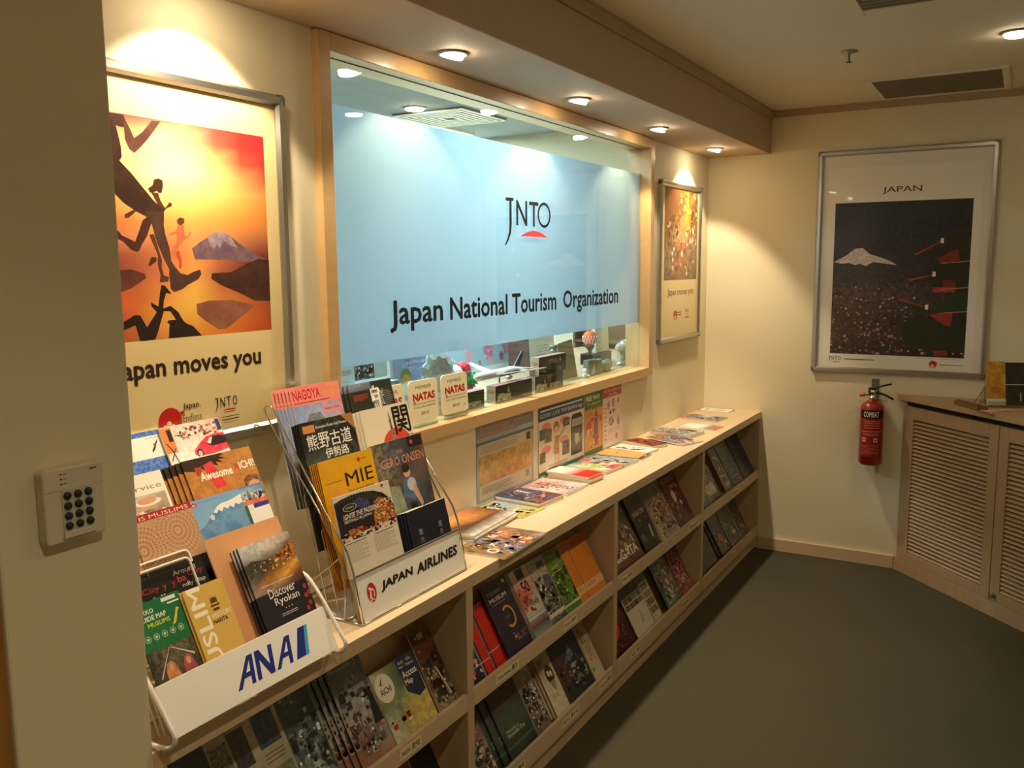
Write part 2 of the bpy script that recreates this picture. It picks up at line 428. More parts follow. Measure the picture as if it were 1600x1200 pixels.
A.build('lettering', win, PM, frame((0, .0278, 0), (1, 0, 0), (0, 0, 1), (0, -1, 0)))

# ---------------------------------------------------------------- lamps
def downlight(x, y, z, label, cat, group, power, ang, blend, tilt=0, r=.045, col=WARM, core=0):
    t = thing('downlight', label, cat, (x, y, z), group)
    MB().lathe([(r, 0), (r, -.003), (r-.004, -.006), (r-.010, -.007), (r-.012, -.004), (r-.012, 0)], 32).build('trim_ring', ALUD, t)
    g = MB().lathe([(r-.014, -.001), (r-.015, -.012), (r-.019, -.014), (.0, -.0141)], 28, Matrix.Rotation(R(tilt), 4, 'X')); g.build('lamp_lens', LAMP, t)
    l = bpy.data.lights.new('lamp', 'SPOT'); l.energy = power; l.color = col; l.spot_size = R(ang); l.spot_blend = blend; l.shadow_soft_size = .022
    o = bpy.data.objects.new('lamp', l); COL.objects.link(o); o.parent = t; o.location = (0, 0, -.028); o.rotation_euler = (R(tilt), 0, 0)
    if core:
        l = bpy.data.lights.new('lamp_core', 'SPOT'); l.energy = core; l.color = col; l.spot_size = R(CORE_ANG); l.spot_blend = 1; l.shadow_soft_size = .022
        o = bpy.data.objects.new('lamp_core', l); COL.objects.link(o); o.parent = t; o.location = (0, 0, -.028); o.rotation_euler = (R(-4), 0, 0)
    return t
sl = ['soffit downlight above the runners poster', 'soffit downlight above the left end of the window', 'soffit downlight above the window logo',
      'soffit downlight above the right part of the window', 'soffit downlight above the small framed poster in the corner']
for i, x in enumerate((-3.531, -2.746, -1.956, -1.179, -.391)):
    downlight(x, -.152, SOF, 'round recessed '+sl[i], 'downlight', 'downlights in the soffit', SPOT_W, SPOT_ANG, SPOT_BLEND, SPOT_TILT, core=CORE_W)
for i, (x, lb) in enumerate(((-1.16, 'round downlight in the main ceiling near the right edge'), (-2.78, 'round downlight in the main ceiling, middle of the room'), (-4.40, 'round downlight in the main ceiling beside the entrance pier'))):
    downlight(x, -1.47, H_, lb, 'downlight', 'downlights in the main ceiling', ROOM_W[i], ROOM_ANG, .7, 0, .055)
downlight(-1.116, 1.172, H_, 'round downlight in the office ceiling seen through the glass', 'downlight', None, 4, 120, 1, 0, .06)

def vent(name, label, x0, y0, x1, y1, z, n, rim=.03, m=ALUD, drop=.008):
    t = thing(name, label, 'vent', ((x0+x1)/2, (y0+y1)/2, z))
    a, b = (x1-x0)/2, (y1-y0)/2
    for q in ((-a, -b, a, -b+rim), (-a, b-rim, a, b), (-a, -b+rim, -a+rim, b-rim), (a-rim, -b+rim, a, b-rim)):
        B(q[0], q[1], -drop, q[2], q[3], 0).build('rim', m, t, .002)
    B(-a+rim, -b+rim, -.004, a-rim, b-rim, -.001).build('filter_panel', GRILLE, t)
    for i in range(n):
        x = -a+rim+(2*a-2*rim)*(i+.5)/n
        B(x-.0012, -b+rim, -.0065, x+.0012, b-rim, -.004).build('louvre', GRILLE, t)
    return t
vent('ceiling_vent', 'dark rectangular air vent in the ceiling beside the back wall', -.585, -1.44, -.06, -.875, H_, 16, .03, MC)
vent('ceiling_vent', 'square air vent in the main ceiling, cut by the top edge of the picture', -2.32, -1.62, -1.69, -.99, H_, 14, .06, MC)
# four-way cassette in the office ceiling
t = thing('air_conditioner', 'square four-way air conditioner grille in the office ceiling behind the glass', 'air conditioner', (-.80, 1.17, H_))
B(-.22, -.22, -.008, .22, .22, 0).build('housing', mat('cassette_dark', '3c4248', .6), t, .001)
for k in range(6):
    a = .22-.034*k
    mm = MB(); 
    for q in ((-a, -a, a, -a+.016), (-a, a-.016, a, a), (-a, -a+.016, -a+.016, a-.016), (a-.016, -a+.016, a, a-.016)): mm.box(q[0], q[1], -.014, q[2], q[3], -.008)
    mm.build('fin', WHT, t)
# sprinkler head
t = thing('sprinkler', 'small brass fire sprinkler head hanging from the main ceiling', 'sprinkler', (-1.183, -.916, H_))
MB().lathe([(.0, 0), (.030, -.001), (.030, -.004), (.012, -.008), (.008, -.010)], 20).build('escutcheon', ALUD, t)
q = MB()
for s_ in (-1, 1): q.tube([(s_*.006, 0, -.008), (s_*.011, 0, -.018), (s_*.010, 0, -.030), (s_*.004, 0, -.038)], .0016, 6)
q.tube([(0, 0, -.008), (0, 0, -.036)], .002, 6); q.build('arms', GRY, t)
MB().lathe([(0, -.042), (.011, -.042), (.012, -.040), (.004, -.037), (0, -.036)], 14).build('deflector', GRY, t)
# office ceiling light panels; the third is added, unseen, to brighten the ledge
for i, (x, y) in enumerate(((-2.6, 1.5), (-.55, 1.70), (-2.2, .46))):
    t = thing('light_panel', ['fluorescent light panel in the office ceiling near the left of the window', 'glowing fluorescent light panel behind the air conditioner grille', 'fluorescent light panel in the office ceiling right above the display ledge'][i], 'ceiling light', (x, y, H_), 'office ceiling light panels')
    B(-.32, -.32, -.012, .32, .32, 0).build('tray', WHT, t); B(-.29, -.29, -.014, .29, .29, -.0125).build('diffuser', LAMPC, t)
    area_light('lamp', (0, 0, -.02), .58, .58, OFFICE_W[i], (.80, .95, 1.0), parent=t)
# ================================================================ brochure shelf along the window wall
CT = .78
t = thing('counter_top', 'long light maple worktop along the window wall, covered with brochures', 'counter top', (-1.96, -.164, .744))
o = B(-1.992, -.164, 0, 1.960, .164, .036).build('slab', WOOD, t, .0015)
sh = thing('brochure_shelf', 'low maple brochure shelf of four bays under the worktop', 'shelf', (-1.97, -.164, 0))
OX, OY = 1.97, .164
def sp(name, x0, y0, z0, x1, y1, z1, m, bev=.001): return B(x0+OX, y0+OY, z0, x1+OX, y1+OY, z1).build(name, m, sh, bev)
DIV = [(-3.95, -3.92), (-2.988, -2.956), (-2.021, -1.990), (-1.023, -.993), (-.031, -.001)]
for i, (a, b) in enumerate(DIV):
    sp('end_panel' if i in (0, 4) else 'divider', a, -.328, .0705, b, -.001, .7435, WOODV)
sp('plinth', -3.95, -.310, 0, -.001, -.29, .070, WOOD)
for i in range(4):
    a, b = DIV[i][1]+.0003, DIV[i+1][0]-.0003
    for z0, z1 in ((.0714, .132), (.4085, .456)):
        sp('shelf_lip', a, -.328, z0, b, -.316, z1, WOOD)
        sp('shelf_board', a, -.3158, z0+.004, b, -.004, z0+.024, WOOD, 0)
        top = .7430 if z0 > .3 else .4080
        y0 = -.262; zz = z0+.024; h = top-zz; dy = h*math.tan(R(28.5))
        q = MB().prism([(y0+OY, zz), (y0+OY+dy, top), (y0+OY+dy+.008, top), (y0+OY+.008, zz)], a+OX, b+OX, frame((0, 0, 0), (0, 1, 0), (0, 0, 1), (1, 0, 0)))
        q.build('sloped_back', WOODV, sh)
# lettered labels stuck on the shelf lips
for x0, x1, z, s in ((-2.424, -2.333, .434, 'Tokyo 東京'), (-2.843, -2.724, .434, 'Yokohama 横浜'), (-3.283, -3.205, .434, 'Aichi 愛知'),
                     (-2.436, -2.317, .104, 'Mt Fuji 富士山'), (-2.141, -2.046, .104, 'Shizuoka 静岡'), (-2.795, -2.690, .104, 'Shizuoka 静岡'), (-1.947, -1.855, .434, 'Niigata 新潟'),
                     (-1.204, -1.091, .434, 'Yamanashi'), (-1.854, -1.769, .104, 'Nagano 長野'), (-1.279, -1.186, .104, 'Saitama'),
                     (-.548, -.438, .434, 'Hokkaido'), (-.532, -.440, .104, 'Tohoku')):
    w_ = x1-x0; w_ *= 1.08; A = Art(w_, .028); A.r(0, 0, 1, 1, 'efe2bc'); A.r(.02, .06, .98, .94, 'e6d6ac'); A.t(s, .07, .2, .93, .82, '2c2010', .015)
    A.build('shelf_label', sh, PM, on_left(x0+OX, -.3283+OY, z-.015))

# ================================================================ corner cabinet with louvred doors, set at 45 degrees
d = .70710678
cm = frame((-.003, -1.013, 0), (-d, -d, 0), (d, -d, 0), (0, 0, 1))
cb = thing('louvred_cabinet', 'wooden corner cabinet with louvred doors set diagonally beside the fire extinguisher', 'cabinet', cm)
top = MB().prism([(.008, .004), (-1.480, -1.484), (-.003+.003, -1.484)], .895, .922, Matrix.Translation((-.0, 0, 0)))
def tri(off, z0, z1, name, m, inset=0):
    # triangle between the two walls, front edge moved back by off
    L = 2.09
    return MB().prism([(off+.006, off), (L-off-.006, off), (L/2, L/2-.02)], z0, z1).build(name, m, cb, .001)
tri(0, .895, .922, 'top_slab', WOODC)
tri(.035, .072, .8945, 'carcass', DRK)
tri(.012, 0, .070, 'plinth', WOODC)
B(.034, .0175, .0715, .058, .034, .868).build('corner_stile', WOODC, cb, .001)
slat = B(0, -.0086, -.0022, 1, .0086, .0022).mesh('slat', WOODC)
for k in range(3):
    x0 = .060+.6*k; x1 = x0+.594; z0, z1 = .072, .868; yf, yb = .0135, .0335
    dr = MB().box(x0, yf, z0, x0+.052, yb, z1); dr.box(x1-.052, yf, z0, x1, yb, z1)
    dr.box(x0+.052, yf, z0, x1-.052, yb, z0+.046); dr.box(x0+.052, yf, z1-.062, x1-.052, yb, z1)
    do = dr.build('door', WOODC, cb, .001)
    B(x0+.052, .0325, z0+.046, x1-.052, .034, z1-.062).build('door_back', DRK, do)
    zl0, zl1 = z0+.046, z1-.062
    for j in range(34):
        s_ = bpy.data.objects.new('slat', slat); COL.objects.link(s_); s_.parent = do
        s_.matrix_local = Matrix.Translation((x0+.053, .0235, zl0+.010+.0201*j)) @ Matrix.Rotation(R(40), 4, 'X') @ Matrix.Scale(.488, 4, (1, 0, 0))
    kx = x1-.03 if k != 1 else x0+.028
    if k == 1:
        MB().lathe([(.010, 0), (.010, .003), (.005, .006), (.005, .012), (.009, .015), (.009, .020), (0, .022)], 14, frame((kx, yf, .103), (1, 0, 0), (0, 0, 1), (0, -1, 0))).build('knob', GRY, do)

# ================================================================ snap frames with posters
def snap_frame(label, mw, w, h, p=.026, dpt=.019):
    t = thing('framed_poster', label, 'poster', mw)
    B(.004, .004, .001, w-.004, h-.004, .006).build('backing', GRY, t)
    prof = [(0, 0), (0, dpt*.6), (p*.25, dpt), (p*.75, dpt), (p, dpt*.55), (p, .007), (p*.5, 0)]
    def rail(a, X, Y, L, name='rail'):
        MB().prism(prof, .014, L-.014, frame(a, X, (0, 0, 1), Y)).build(name, ALU, t)
    rail((0, 0, 0), (1, 0, 0), (0, 1, 0), h); rail((w, 0, 0), (-1, 0, 0), (0, 1, 0), h)
    rail((0, 0, 0), (0, 1, 0), (1, 0, 0), w); rail((0, h, 0), (0, -1, 0), (1, 0, 0), w)
    for cx, cy, a in ((0, 0, 0), (w, 0, 90), (w, h, 180), (0, h, 270)):
        q = [(.010*(1-math.cos(R(k*15))) , .010*(1-math.sin(R(k*15)))) for k in range(7)]
        q = [(x, y) for x, y in q]+[(p*.9, 0)]+[(p*.9, p*.9)]+[(0, p*.9)]
        mm = Matrix.Translation((cx, cy, .0005)) @ Matrix.Rotation(R(a), 4, 'Z')
        pts = [(0, p*.9), (0, .010), (.001, .006), (.003, .003), (.006, .001), (.010, 0), (p*.9, 0), (p*.9, p*.9)]
        MB().prism(pts, 0, dpt*.97, mm).build('corner_cap', GRY, t, .001)
    return t
def sakura(A, cx, cy, r, asp):
    A.e(cx, cy, r, r*asp, 'c8201c'); 
    for k in range(5):
        a = R(90+72*k); A.e(cx-.1*r+r*.33*math.cos(a), cy-.45*r*asp+r*.33*math.sin(a)*asp, r*.2, r*.2*asp, 'f3d9b0', n=8)
    A.e(cx+r*1.05, cy+r*.5*asp, r*.22, r*.12*asp, 'c8201c', n=8)
def jnto(A, x, y, w, h, c='3a2c1c'):
    A.p([(x, y+h), (x+w*.14, y+h), (x+w*.13, y+h*.2), (x, y-h*.55), (x+w*.08, y+h*.2), (x+w*.08, y+h*.9), (x, y+h*.9)], c)
    for i, ch in enumerate('NTO'): A.t(ch, x+w*(.22+.27*i), y, x+w*(.43+.27*i), y+h, c, .005)
    A.e(x+w*.62, y-h*.42, w*.3, h*.16, 'c8202c', a0=0, a1=180)

P1 = {
  'torso':[(0.186,0.995),(0.279,0.998),(0.277,0.944),(0.255,0.944),(0.24,0.948),(0.251,0.892),(0.257,0.856),(0.257,0.813),(0.246,0.797),(0.295,0.748),(0.352,0.68),(0.392,0.633),(0.438,0.595),(0.434,0.541),(0.374,0.538),(0.354,0.561),(0.301,0.586),(0.251,0.619),(0.216,0.655),(0.172,0.662),(0.149,0.707),(0.168,0.991)],
  'arm':[(0.277,0.993),(0.291,0.964),(0.319,0.903),(0.358,0.935),(0.386,0.968),(0.404,0.991),(0.446,0.995),(0.418,0.955),(0.378,0.903),(0.339,0.86),(0.315,0.838),(0.293,0.854),(0.277,0.896),(0.277,0.944)],
  'shin':[(0.35,0.583),(0.436,0.588),(0.432,0.523),(0.436,0.486),(0.453,0.421),(0.459,0.358),(0.481,0.327),(0.501,0.304),(0.535,0.295),(0.57,0.311),(0.602,0.32),(0.608,0.3),(0.592,0.277),(0.533,0.25),(0.509,0.232),(0.463,0.218),(0.448,0.234),(0.444,0.302),(0.448,0.322),(0.424,0.374),(0.396,0.444),(0.374,0.534),(0.354,0.559)],
  'w_head':[(0.398,0.73),(0.42,0.736),(0.438,0.73),(0.44,0.707),(0.432,0.673),(0.418,0.671),(0.41,0.68),(0.388,0.671),(0.376,0.671),(0.368,0.687),(0.38,0.696),(0.39,0.703)],
  'w_body':[(0.382,0.671),(0.414,0.671),(0.424,0.635),(0.444,0.604),(0.467,0.633),(0.477,0.628),(0.477,0.615),(0.453,0.606),(0.438,0.59),(0.412,0.615)],
  'w_arm':[(0.301,0.588),(0.285,0.583),(0.253,0.565),(0.255,0.55),(0.271,0.552),(0.305,0.581)],
  'w_leg':[(0.354,0.559),(0.333,0.543),(0.317,0.502),(0.293,0.446),(0.261,0.462),(0.236,0.473),(0.22,0.493),(0.202,0.493),(0.192,0.482),(0.192,0.45),(0.218,0.459),(0.242,0.446),(0.273,0.412),(0.299,0.403),(0.311,0.41),(0.321,0.432),(0.349,0.473),(0.374,0.534)],
  'w_leg2':[(0.36,0.48),(0.396,0.39),(0.392,0.349),(0.402,0.297),(0.396,0.264),(0.438,0.268),(0.442,0.288),(0.418,0.295),(0.41,0.333),(0.414,0.363),(0.382,0.484)],
  'w_foot':[(0.388,0.376),(0.364,0.381),(0.347,0.342),(0.354,0.338),(0.374,0.354),(0.388,0.363)],
  'c_head':[(0.497,0.55),(0.513,0.565),(0.535,0.561),(0.535,0.541),(0.515,0.527),(0.501,0.536)],
  'c_body':[(0.501,0.529),(0.531,0.532),(0.533,0.48),(0.547,0.477),(0.56,0.5),(0.566,0.495),(0.56,0.482),(0.541,0.468),(0.523,0.457),(0.505,0.437),(0.479,0.385),(0.465,0.39),(0.463,0.414),(0.489,0.446),(0.493,0.489),(0.453,0.48),(0.453,0.486),(0.491,0.5)],
  'c_leg':[(0.487,0.414),(0.503,0.405),(0.511,0.358),(0.507,0.327),(0.495,0.331),(0.499,0.354),(0.485,0.385)],
  'r1':[(0.402,0.25),(0.42,0.248),(0.451,0.209),(0.424,0.214),(0.41,0.178),(0.406,0.142),(0.442,0.153),(0.479,0.122),(0.495,0.09),(0.511,0.068),(0.55,0.05),(0.594,0.002),(0.424,0.002),(0.432,0.068),(0.42,0.077),(0.428,0.086),(0.465,0.086),(0.44,0.128),(0.408,0.131),(0.388,0.077),(0.374,0.036),(0.358,0.002),(0.287,0.0),(0.271,0.074),(0.194,0.047),(0.194,0.079),(0.269,0.119),(0.295,0.117),(0.323,0.061),(0.374,0.128),(0.35,0.155),(0.349,0.173),(0.382,0.153),(0.394,0.214)],
  'fuji':[(0.566,0.421),(0.616,0.455),(0.697,0.502),(0.747,0.502),(0.79,0.477),(0.857,0.43),(0.943,0.387),(0.998,0.367),(1.0,0.354),(0.848,0.36),(0.75,0.365),(0.657,0.369),(0.58,0.369)],
  'snow':[(0.651,0.475),(0.697,0.502),(0.747,0.502),(0.782,0.48),(0.818,0.426),(0.774,0.441),(0.737,0.464),(0.717,0.423),(0.699,0.446),(0.685,0.419),(0.661,0.439)],
  'hill':[(0.772,0.306),(0.867,0.349),(0.937,0.374),(1.002,0.367),(1.0,0.153),(0.903,0.158),(0.832,0.194),(0.713,0.243),(0.659,0.277),(0.665,0.302)],
  'refl':[(0.574,0.155),(0.646,0.169),(0.772,0.167),(0.903,0.135),(0.832,0.086),(0.731,0.025),(0.687,0.025),(0.616,0.072),(0.576,0.106)],
  'dark':[(0.194,0.32),(0.267,0.324),(0.329,0.304),(0.333,0.284),(0.261,0.239),(0.194,0.216)],
}
P3 = {
  'fuji':[(0.006,0.614),(0.098,0.656),(0.165,0.7),(0.222,0.704),(0.281,0.664),(0.349,0.645),(0.428,0.62),(0.485,0.59),(0.396,0.601),(0.306,0.611),(0.25,0.587),(0.204,0.602),(0.17,0.592),(0.124,0.607),(0.065,0.603)],
  'roof1':[(0.601,0.665),(0.696,0.683),(0.765,0.739),(0.772,0.804),(1.008,0.817),(1.022,0.615),(0.91,0.615),(0.865,0.643),(0.783,0.645),(0.675,0.655)],
  'body1':[(0.773,0.627),(0.854,0.672),(0.914,0.685),(0.929,0.62),(0.796,0.598)],
  'roof2':[(0.582,0.518),(0.662,0.523),(0.746,0.541),(0.807,0.598),(1.002,0.615),(1.005,0.484),(0.962,0.447),(0.753,0.447),(0.707,0.484),(0.601,0.484)],
  'body2':[(0.813,0.494),(0.906,0.494),(0.91,0.452),(0.816,0.452)],
  'rail2':[(0.746,0.447),(0.914,0.452),(0.906,0.419),(0.759,0.416)],
  'roof3':[(0.525,0.368),(0.586,0.35),(0.675,0.322),(0.74,0.313),(0.902,0.401),(1.005,0.411),(1.008,0.298),(0.887,0.296),(0.731,0.284),(0.655,0.302),(0.544,0.329)],
  'rail3':[(0.731,0.275),(0.899,0.287),(0.894,0.207),(0.853,0.205)],
  'base':[(0.506,0.213),(0.7,0.255),(0.884,0.202),(0.998,0.204),(0.998,0.034),(0.713,0.043),(0.556,0.097)],
  'body4':[(0.761,0.044),(0.873,0.044),(0.886,0.016),(0.811,0.008)],
}
def poster_moves(A, W, H, pic):
    """cream sheet with a picture and the words underneath; coordinates in metres"""
    A.w = A.h = 1
    A.r(0, 0, W, H, 'f0d89c')
    x0, x1, y0, y1 = pic
    return x0, x1, y0, y1
# ---- runners poster
W, Hh = .632, .785
mw = on_left(-3.888, -.0005, 1.200)
t = snap_frame('yellow poster of runners at sunset in an aluminium snap frame, beside the entrance pier', mw, W, Hh)
A = Art(1, 1)
A.r(.02, .02, W-.02, Hh-.02, 'ecd49c')
px0, px1, py0, py1 = .063, .568, .241, .685
def Q(u, v): return (px0+(px1-px0)*u, py0+(py1-py0)*v)
A.g(px0, py0, px1, py1,
    'c83838 e04444 e44848 e86858 f08060 e04c44 c83434 a82a34/e08060 f0a070 f8b880 ffd8a0 f8b080 e86048 d83c34 b03038/f0b878 f8cc8c ffe0a0 fff0a8 ffe8a0 f8b070 e05840 b83c38/f0b070 f8c080 ffe49c ffffc0 fff8b0 ffd888 f0a060 c86848/e06848 f4a868 ffd48c fff0a0 ffe898 ffd080 f8b868 e89c58/e05040 f09050 f8b868 ffd078 ffcc70 f8b860 f4a850 e09048/e84c28 f07838 e88c4c f0a458 f8b060 f0a050 e89448 d88440/c84030 d87048 d88860 e08c58 f0a060 d89060 c07850 a86040/803830 904838 b05c44 d07848 f09850 c87048 904438 683028/783028 883c30 a85844 d88050 f0a458 b05c40 7c3830 502824/d04830 d05838 c8683c e09048 f8b858 c87040 a85838 803c30/e84c28 e05830 d87038 f0a84c f8c058 d88840 c06838 a04830/c03830 c84430 d07838 f0a848 f0a848 e08838 d06c30 b04c2c/a83430 b03c30 c87040 e09848 e89840 e08030 d06428 b84c28', .0, 30)
for k, c, c2 in (('dark', '5a3028', '7a4030'), ('fuji', '6c5464', '8c6c70'), ('snow', 'b098a4', '806878'), ('refl', '8c5440', 'a0684c'), ('hill', '3c2420', '5a3428'),
             ('c_leg', 'c85038', None), ('c_body', 'd87050', None), ('c_head', '6c3c28', None), ('r1', '2c1c18', None), ('w_leg2', '5c3828', None), ('w_foot', '4c2c20', None), ('w_leg', '4c2c24', None),
             ('w_arm', '5c3428', None), ('w_body', '5c3828', None), ('w_head', '4c2e20', None), ('arm', '70463c', '54342c'), ('torso', '3a2620', '4c3228'), ('shin', '5a3c30', '463028')):
    A.p([Q(*q) for q in P1[k]], c, c2, .7, 22)
A.t('Japan moves you', .143, .151, .530, .205, '33241a', .028)
sakura(A, .268, .066, .030, 1)
A.t('Japan.', .302, .084, .348, .101, '4a3420', .016); A.t('Endless', .300, .060, .350, .076, '6a5030'); A.t('Discovery.', .300, .036, .362, .052, '6a5030')
jnto(A, .388, .078, .066, .022); A.l(.405, .044, .455, .058, 2, '6a5030', .25)
A.build('poster_sheet', t, None, Matrix.Translation((0, 0, .007)))
# ---- small poster in the corner
mw = on_left(-.772, -.0005, 1.199); W, Hh = .622, .795
t = snap_frame('brown and gold festival poster in an aluminium snap frame, right of the window', mw, W, Hh)
A = Art(1, 1); A.r(.02, .02, W-.02, Hh-.02, 'ecd49c')
A.g(.074, .310, .571, .763, '8a5428 744420 805020 a06828 885824/7c4c24 8a5830 b07838 c89048 8c6038/906038 b08050 d0a058 b88048 806040/a07850 c89c70 d07850 b08058 90704c/8c6848 b08868 c07850 907054 7c6448/705038 987858 a86448 806048 6c503c', .85, 30)
A.b(.30, .52, .56, .76, 70, 'ffd060 f0a838 ffe898 c87828 804820', .005, .014, 3); A.b(.09, .32, .56, .6, 90, 'e8c8a0 c86848 8c6448 f0e0c0 5c4030 d08c68', .006, .018, 4)
A.p([(.36, .56), (.40, .74), (.43, .74), (.44, .57)], 'e8b040', 'a86c20', .8, 60); A.p([(.26, .5), (.33, .62), (.36, .66), (.40, .5)], 'd8a868', '8c5830', .8, 60)
A.t('Japan moves you', .129, .222, .523, .268, '6a4c24', .02); sakura(A, .247, .130, .026, 1); A.l(.28, .125, .34, .15, 2, '6a4c24'); jnto(A, .40, .138, .05, .018); A.l(.40, .105, .46, .12, 2, '6a4c24')
A.build('poster_sheet', t, None, Matrix.Translation((0, 0, .007)))
# ---- large poster on the back wall
W, Hh = .822, 1.136
t = snap_frame('large white poster headed JAPAN with snowy mountain and pagoda, framed on the back wall', on_back(-.0005, -.585, 1.020), W, Hh, .028, .02)
A = Art(1, 1); A.r(.02, .02, W-.02, Hh-.02, 'e8e2d4')
A.r(.055, .022, .76, Hh-.09, 'efe9dc')
qx0, qx1, qy0, qy1 = .092, .724, .098, .872
def Q3(p): return [(qx0+(qx1-qx0)*min(1, max(0, u)), qy0+(qy1-qy0)*v) for u, v in p]
A.g(qx0, qy0, qx1, qy1, '2c2f3e 2a2c38 28292e/2e3142 2c2e3a 2a2a30/32344a 2f3140 2c2b32/343444 32303c 2a282c/4a3f42 453b3c 2e2c28/6c5650 5c4a46 34302a/5a4440 4c3c38 2e2a26/6a504c 4a3a38 2a2622/4a3c3a 3c3230 2a2624', .75, 45)
A.b(qx0, qy0, qx0+.40, qy0+.36, 260, '8a6c68 a88480 5c4844 705854 3c302e c8a8a0', .002, .007, 5, 'e', 1)
A.b(qx0, qy0, qx1, qy0+.14, 60, 'b89890 8a6c68 40382f', .004, .010, 6, 'e', 1)
for k, c, c2 in (('fuji', 'd8cec8', 'a89894'), ('base', '28301f', '343a2a'), ('roof3', '2c3a2a', '24301f'), ('rail3', 'a83a28', '7c2a20'), ('roof2', '2a2a22', '20261c'), ('body2', '7c2c20', '4c2018'), ('rail2', 'b03c2a', '7c2a20'), ('roof1', '2a2622', '3a2c24'), ('body1', '8c3424', '5c2418'), ('body4', 'a03424', '702418')):
    A.p(Q3(P3[k]), c, c2, .6, 60)
for u0, v0, u1, v1 in ((.80, .742, .62, .662), (.755, .532, .585, .497), (.715, .322, .52, .370)):
    a, b = Q3([(u0, v0), (u1, v1)]); A.p([a, (a[0], a[1]-.004), (b[0], b[1]-.008), (b[0]-.012, b[1]+.004), (b[0], b[1]+.004)], 'a04030')
    A.r(a[0]-.007, a[1]-.012, a[0]+.007, a[1]+.012, 'e8e4d8')
for v in (.612, .447, .296): q = Q3([(.80, v-.015), (1, v)]); A.p([q[0], (q[1][0], q[1][1]-.001), (q[1][0], q[1][1]+.003), (q[0][0], q[0][1]+.003)], 'c88c58')
A.t('JAPAN', .315, .908, .495, .945, '3c2c20', .004); jnto(A, .085, .062, .065, .022)
A.l(.165, .066, .31, .076, 1, '7a6a50', .5); sakura(A, .586, .062, .018, 1); A.l(.615, .058, .72, .064, 1, '7a6a50', .5); A.l(.50, .088, .72, .092, 1, '8a7a60', .4)
A.build('poster_sheet', t, None, Matrix.Translation((0, 0, .007)))

# ================================================================ keypad on the pier
kp = thing('keypad', 'ivory access keypad with twelve dark round buttons on the entrance pier', 'keypad', on_left(-4.121, -.3455, 1.193))
MB().prism([(0, .004), (.004, 0), (.090, 0), (.094, .004), (.095, .104), (.091, .109), (.004, .110), (0, .105)], 0, .020).build('body', PLW, kp, .003)
B(.026, .010, .0202, .074, .078, .0212).build('key_panel', mat('key_panel', 'c9c3b2', .4), kp, .001)
MB().prism([(.024, .006), (.076, .006), (.074, .016), (.026, .016)], .0205, .0245).build('lower_lip', PLW, kp, .0015)
bt = MB().lathe([(.0056, 0), (.0056, .003), (.0045, .0042), (0, .0044)], 16).mesh('button', mat('button_rubber', '2b2a20', .45))
for r_ in range(4):
    for c_ in range(3):
        o = bpy.data.objects.new('button', bt); COL.objects.link(o); o.parent = kp; o.location = (.034+.0165*c_, .024+.0148*r_, .0212)
A = Art(1, 1, .0204); A.r(.001, .0775, .094, .0779, '8a8068')
for y in (.099, .092, .085): A.p([(.026, y), (.026, y+.003), (.030, y+.0015)], '3a3424'); A.r(.031, y+.0010, .036, y+.0018, '3a3424')
A.r(.072, .100, .084, .1018, '4a4434'); A.build('marking', kp, PM)

# ================================================================ fire extinguisher
fe = thing('fire_extinguisher', 'red fire extinguisher with black band hanging on the back wall', 'fire extinguisher', (-.072, -.908, .556))
r_ = .058
MB().lathe([(0, .004), (.030, 0), (.050, .004), (r_, .016), (r_, .292), (.055, .308), (.043, .322), (.028, .331), (.018, .337), (.016, .343)], 36).build('cylinder', RED, fe)
MB().lathe([(.019, .342), (.019, .352), (.013, .354), (.013, .372), (.016, .374), (.016, .388), (0, .390)], 20).build('valve', CHR, fe)
MB().tube(arc([(0, .012, .378), (0, -.02, .376), (-.002, -.055, .368), (-.004, -.098, .346)], .03), .006, 8).build('carry_handle', BLK, fe)
MB().tube(arc([(0, .018, .380), (0, -.008, .396), (-.002, -.04, .412), (-.004, -.086, .424)], .03), .005, 8).build('squeeze_lever', BLK, fe)
B(-.011, -.014, .366, .011, .022, .400).build('lever_block', BLK, fe, .004)
MB().lathe([(.004, 0), (.004, .028), (.011, .030), (.011, .056), (0, .058)], 12, frame((0, .008, .362), (0, 0, 1), (1, 0, 0), (0, 1, 0))).build('safety_cap', ORG, fe)
B(.018, -.012, .352, .071, .012, .356).build('hook', GRY, fe)
B(.0665, -.018, .300, .0715, .018, .438).build('wall_bracket', GRY, fe, .001)
# label wrapped round the cylinder, facing the room
A = Art(1, 1, .0006)
hw = .062
A.r(-hw, .248, hw, .290, '17120e'); A.t('COMBAT', -.042, .255, .034, .283, 'efe8d8', .015)
A.r(-.055, .05, .055, .244, '941a12')
for z in (.232, .222, .210, .198): A.l(-.040, z, .040, z+.004, 1, 'd8a090', .6)
A.r(-.052, .180, .052, .183, 'd8a090'); A.l(-.040, .158, .04, .174, 3, 'c89080', .3)
for x in (-.044, .012): A.r(x, .128, x+.018, .148, 'e8d8c8'); A.e(x+.009, .138, .006, .006, 'a02018')
A.l(-.046, .062, .046, .112, 8, 'b87868', .25)
M_ = A.mesh('label', PM)
import bmesh
bm = bmesh.new(); bm.from_mesh(M_)
for x in [i*.006 for i in range(-11, 12)]: bmesh.ops.bisect_plane(bm, geom=bm.verts[:]+bm.edges[:]+bm.faces[:], plane_co=(x, 0, 0), plane_no=(1, 0, 0))
for v in bm.verts:
    a = v.co.x/r_+R(8); rr = r_+v.co.z; v.co = Vector((-rr*math.cos(a), -rr*math.sin(a), v.co.y))
bm.to_mesh(M_); bm.free()
o = bpy.data.objects.new('label', M_); COL.objects.link(o); o.parent = fe
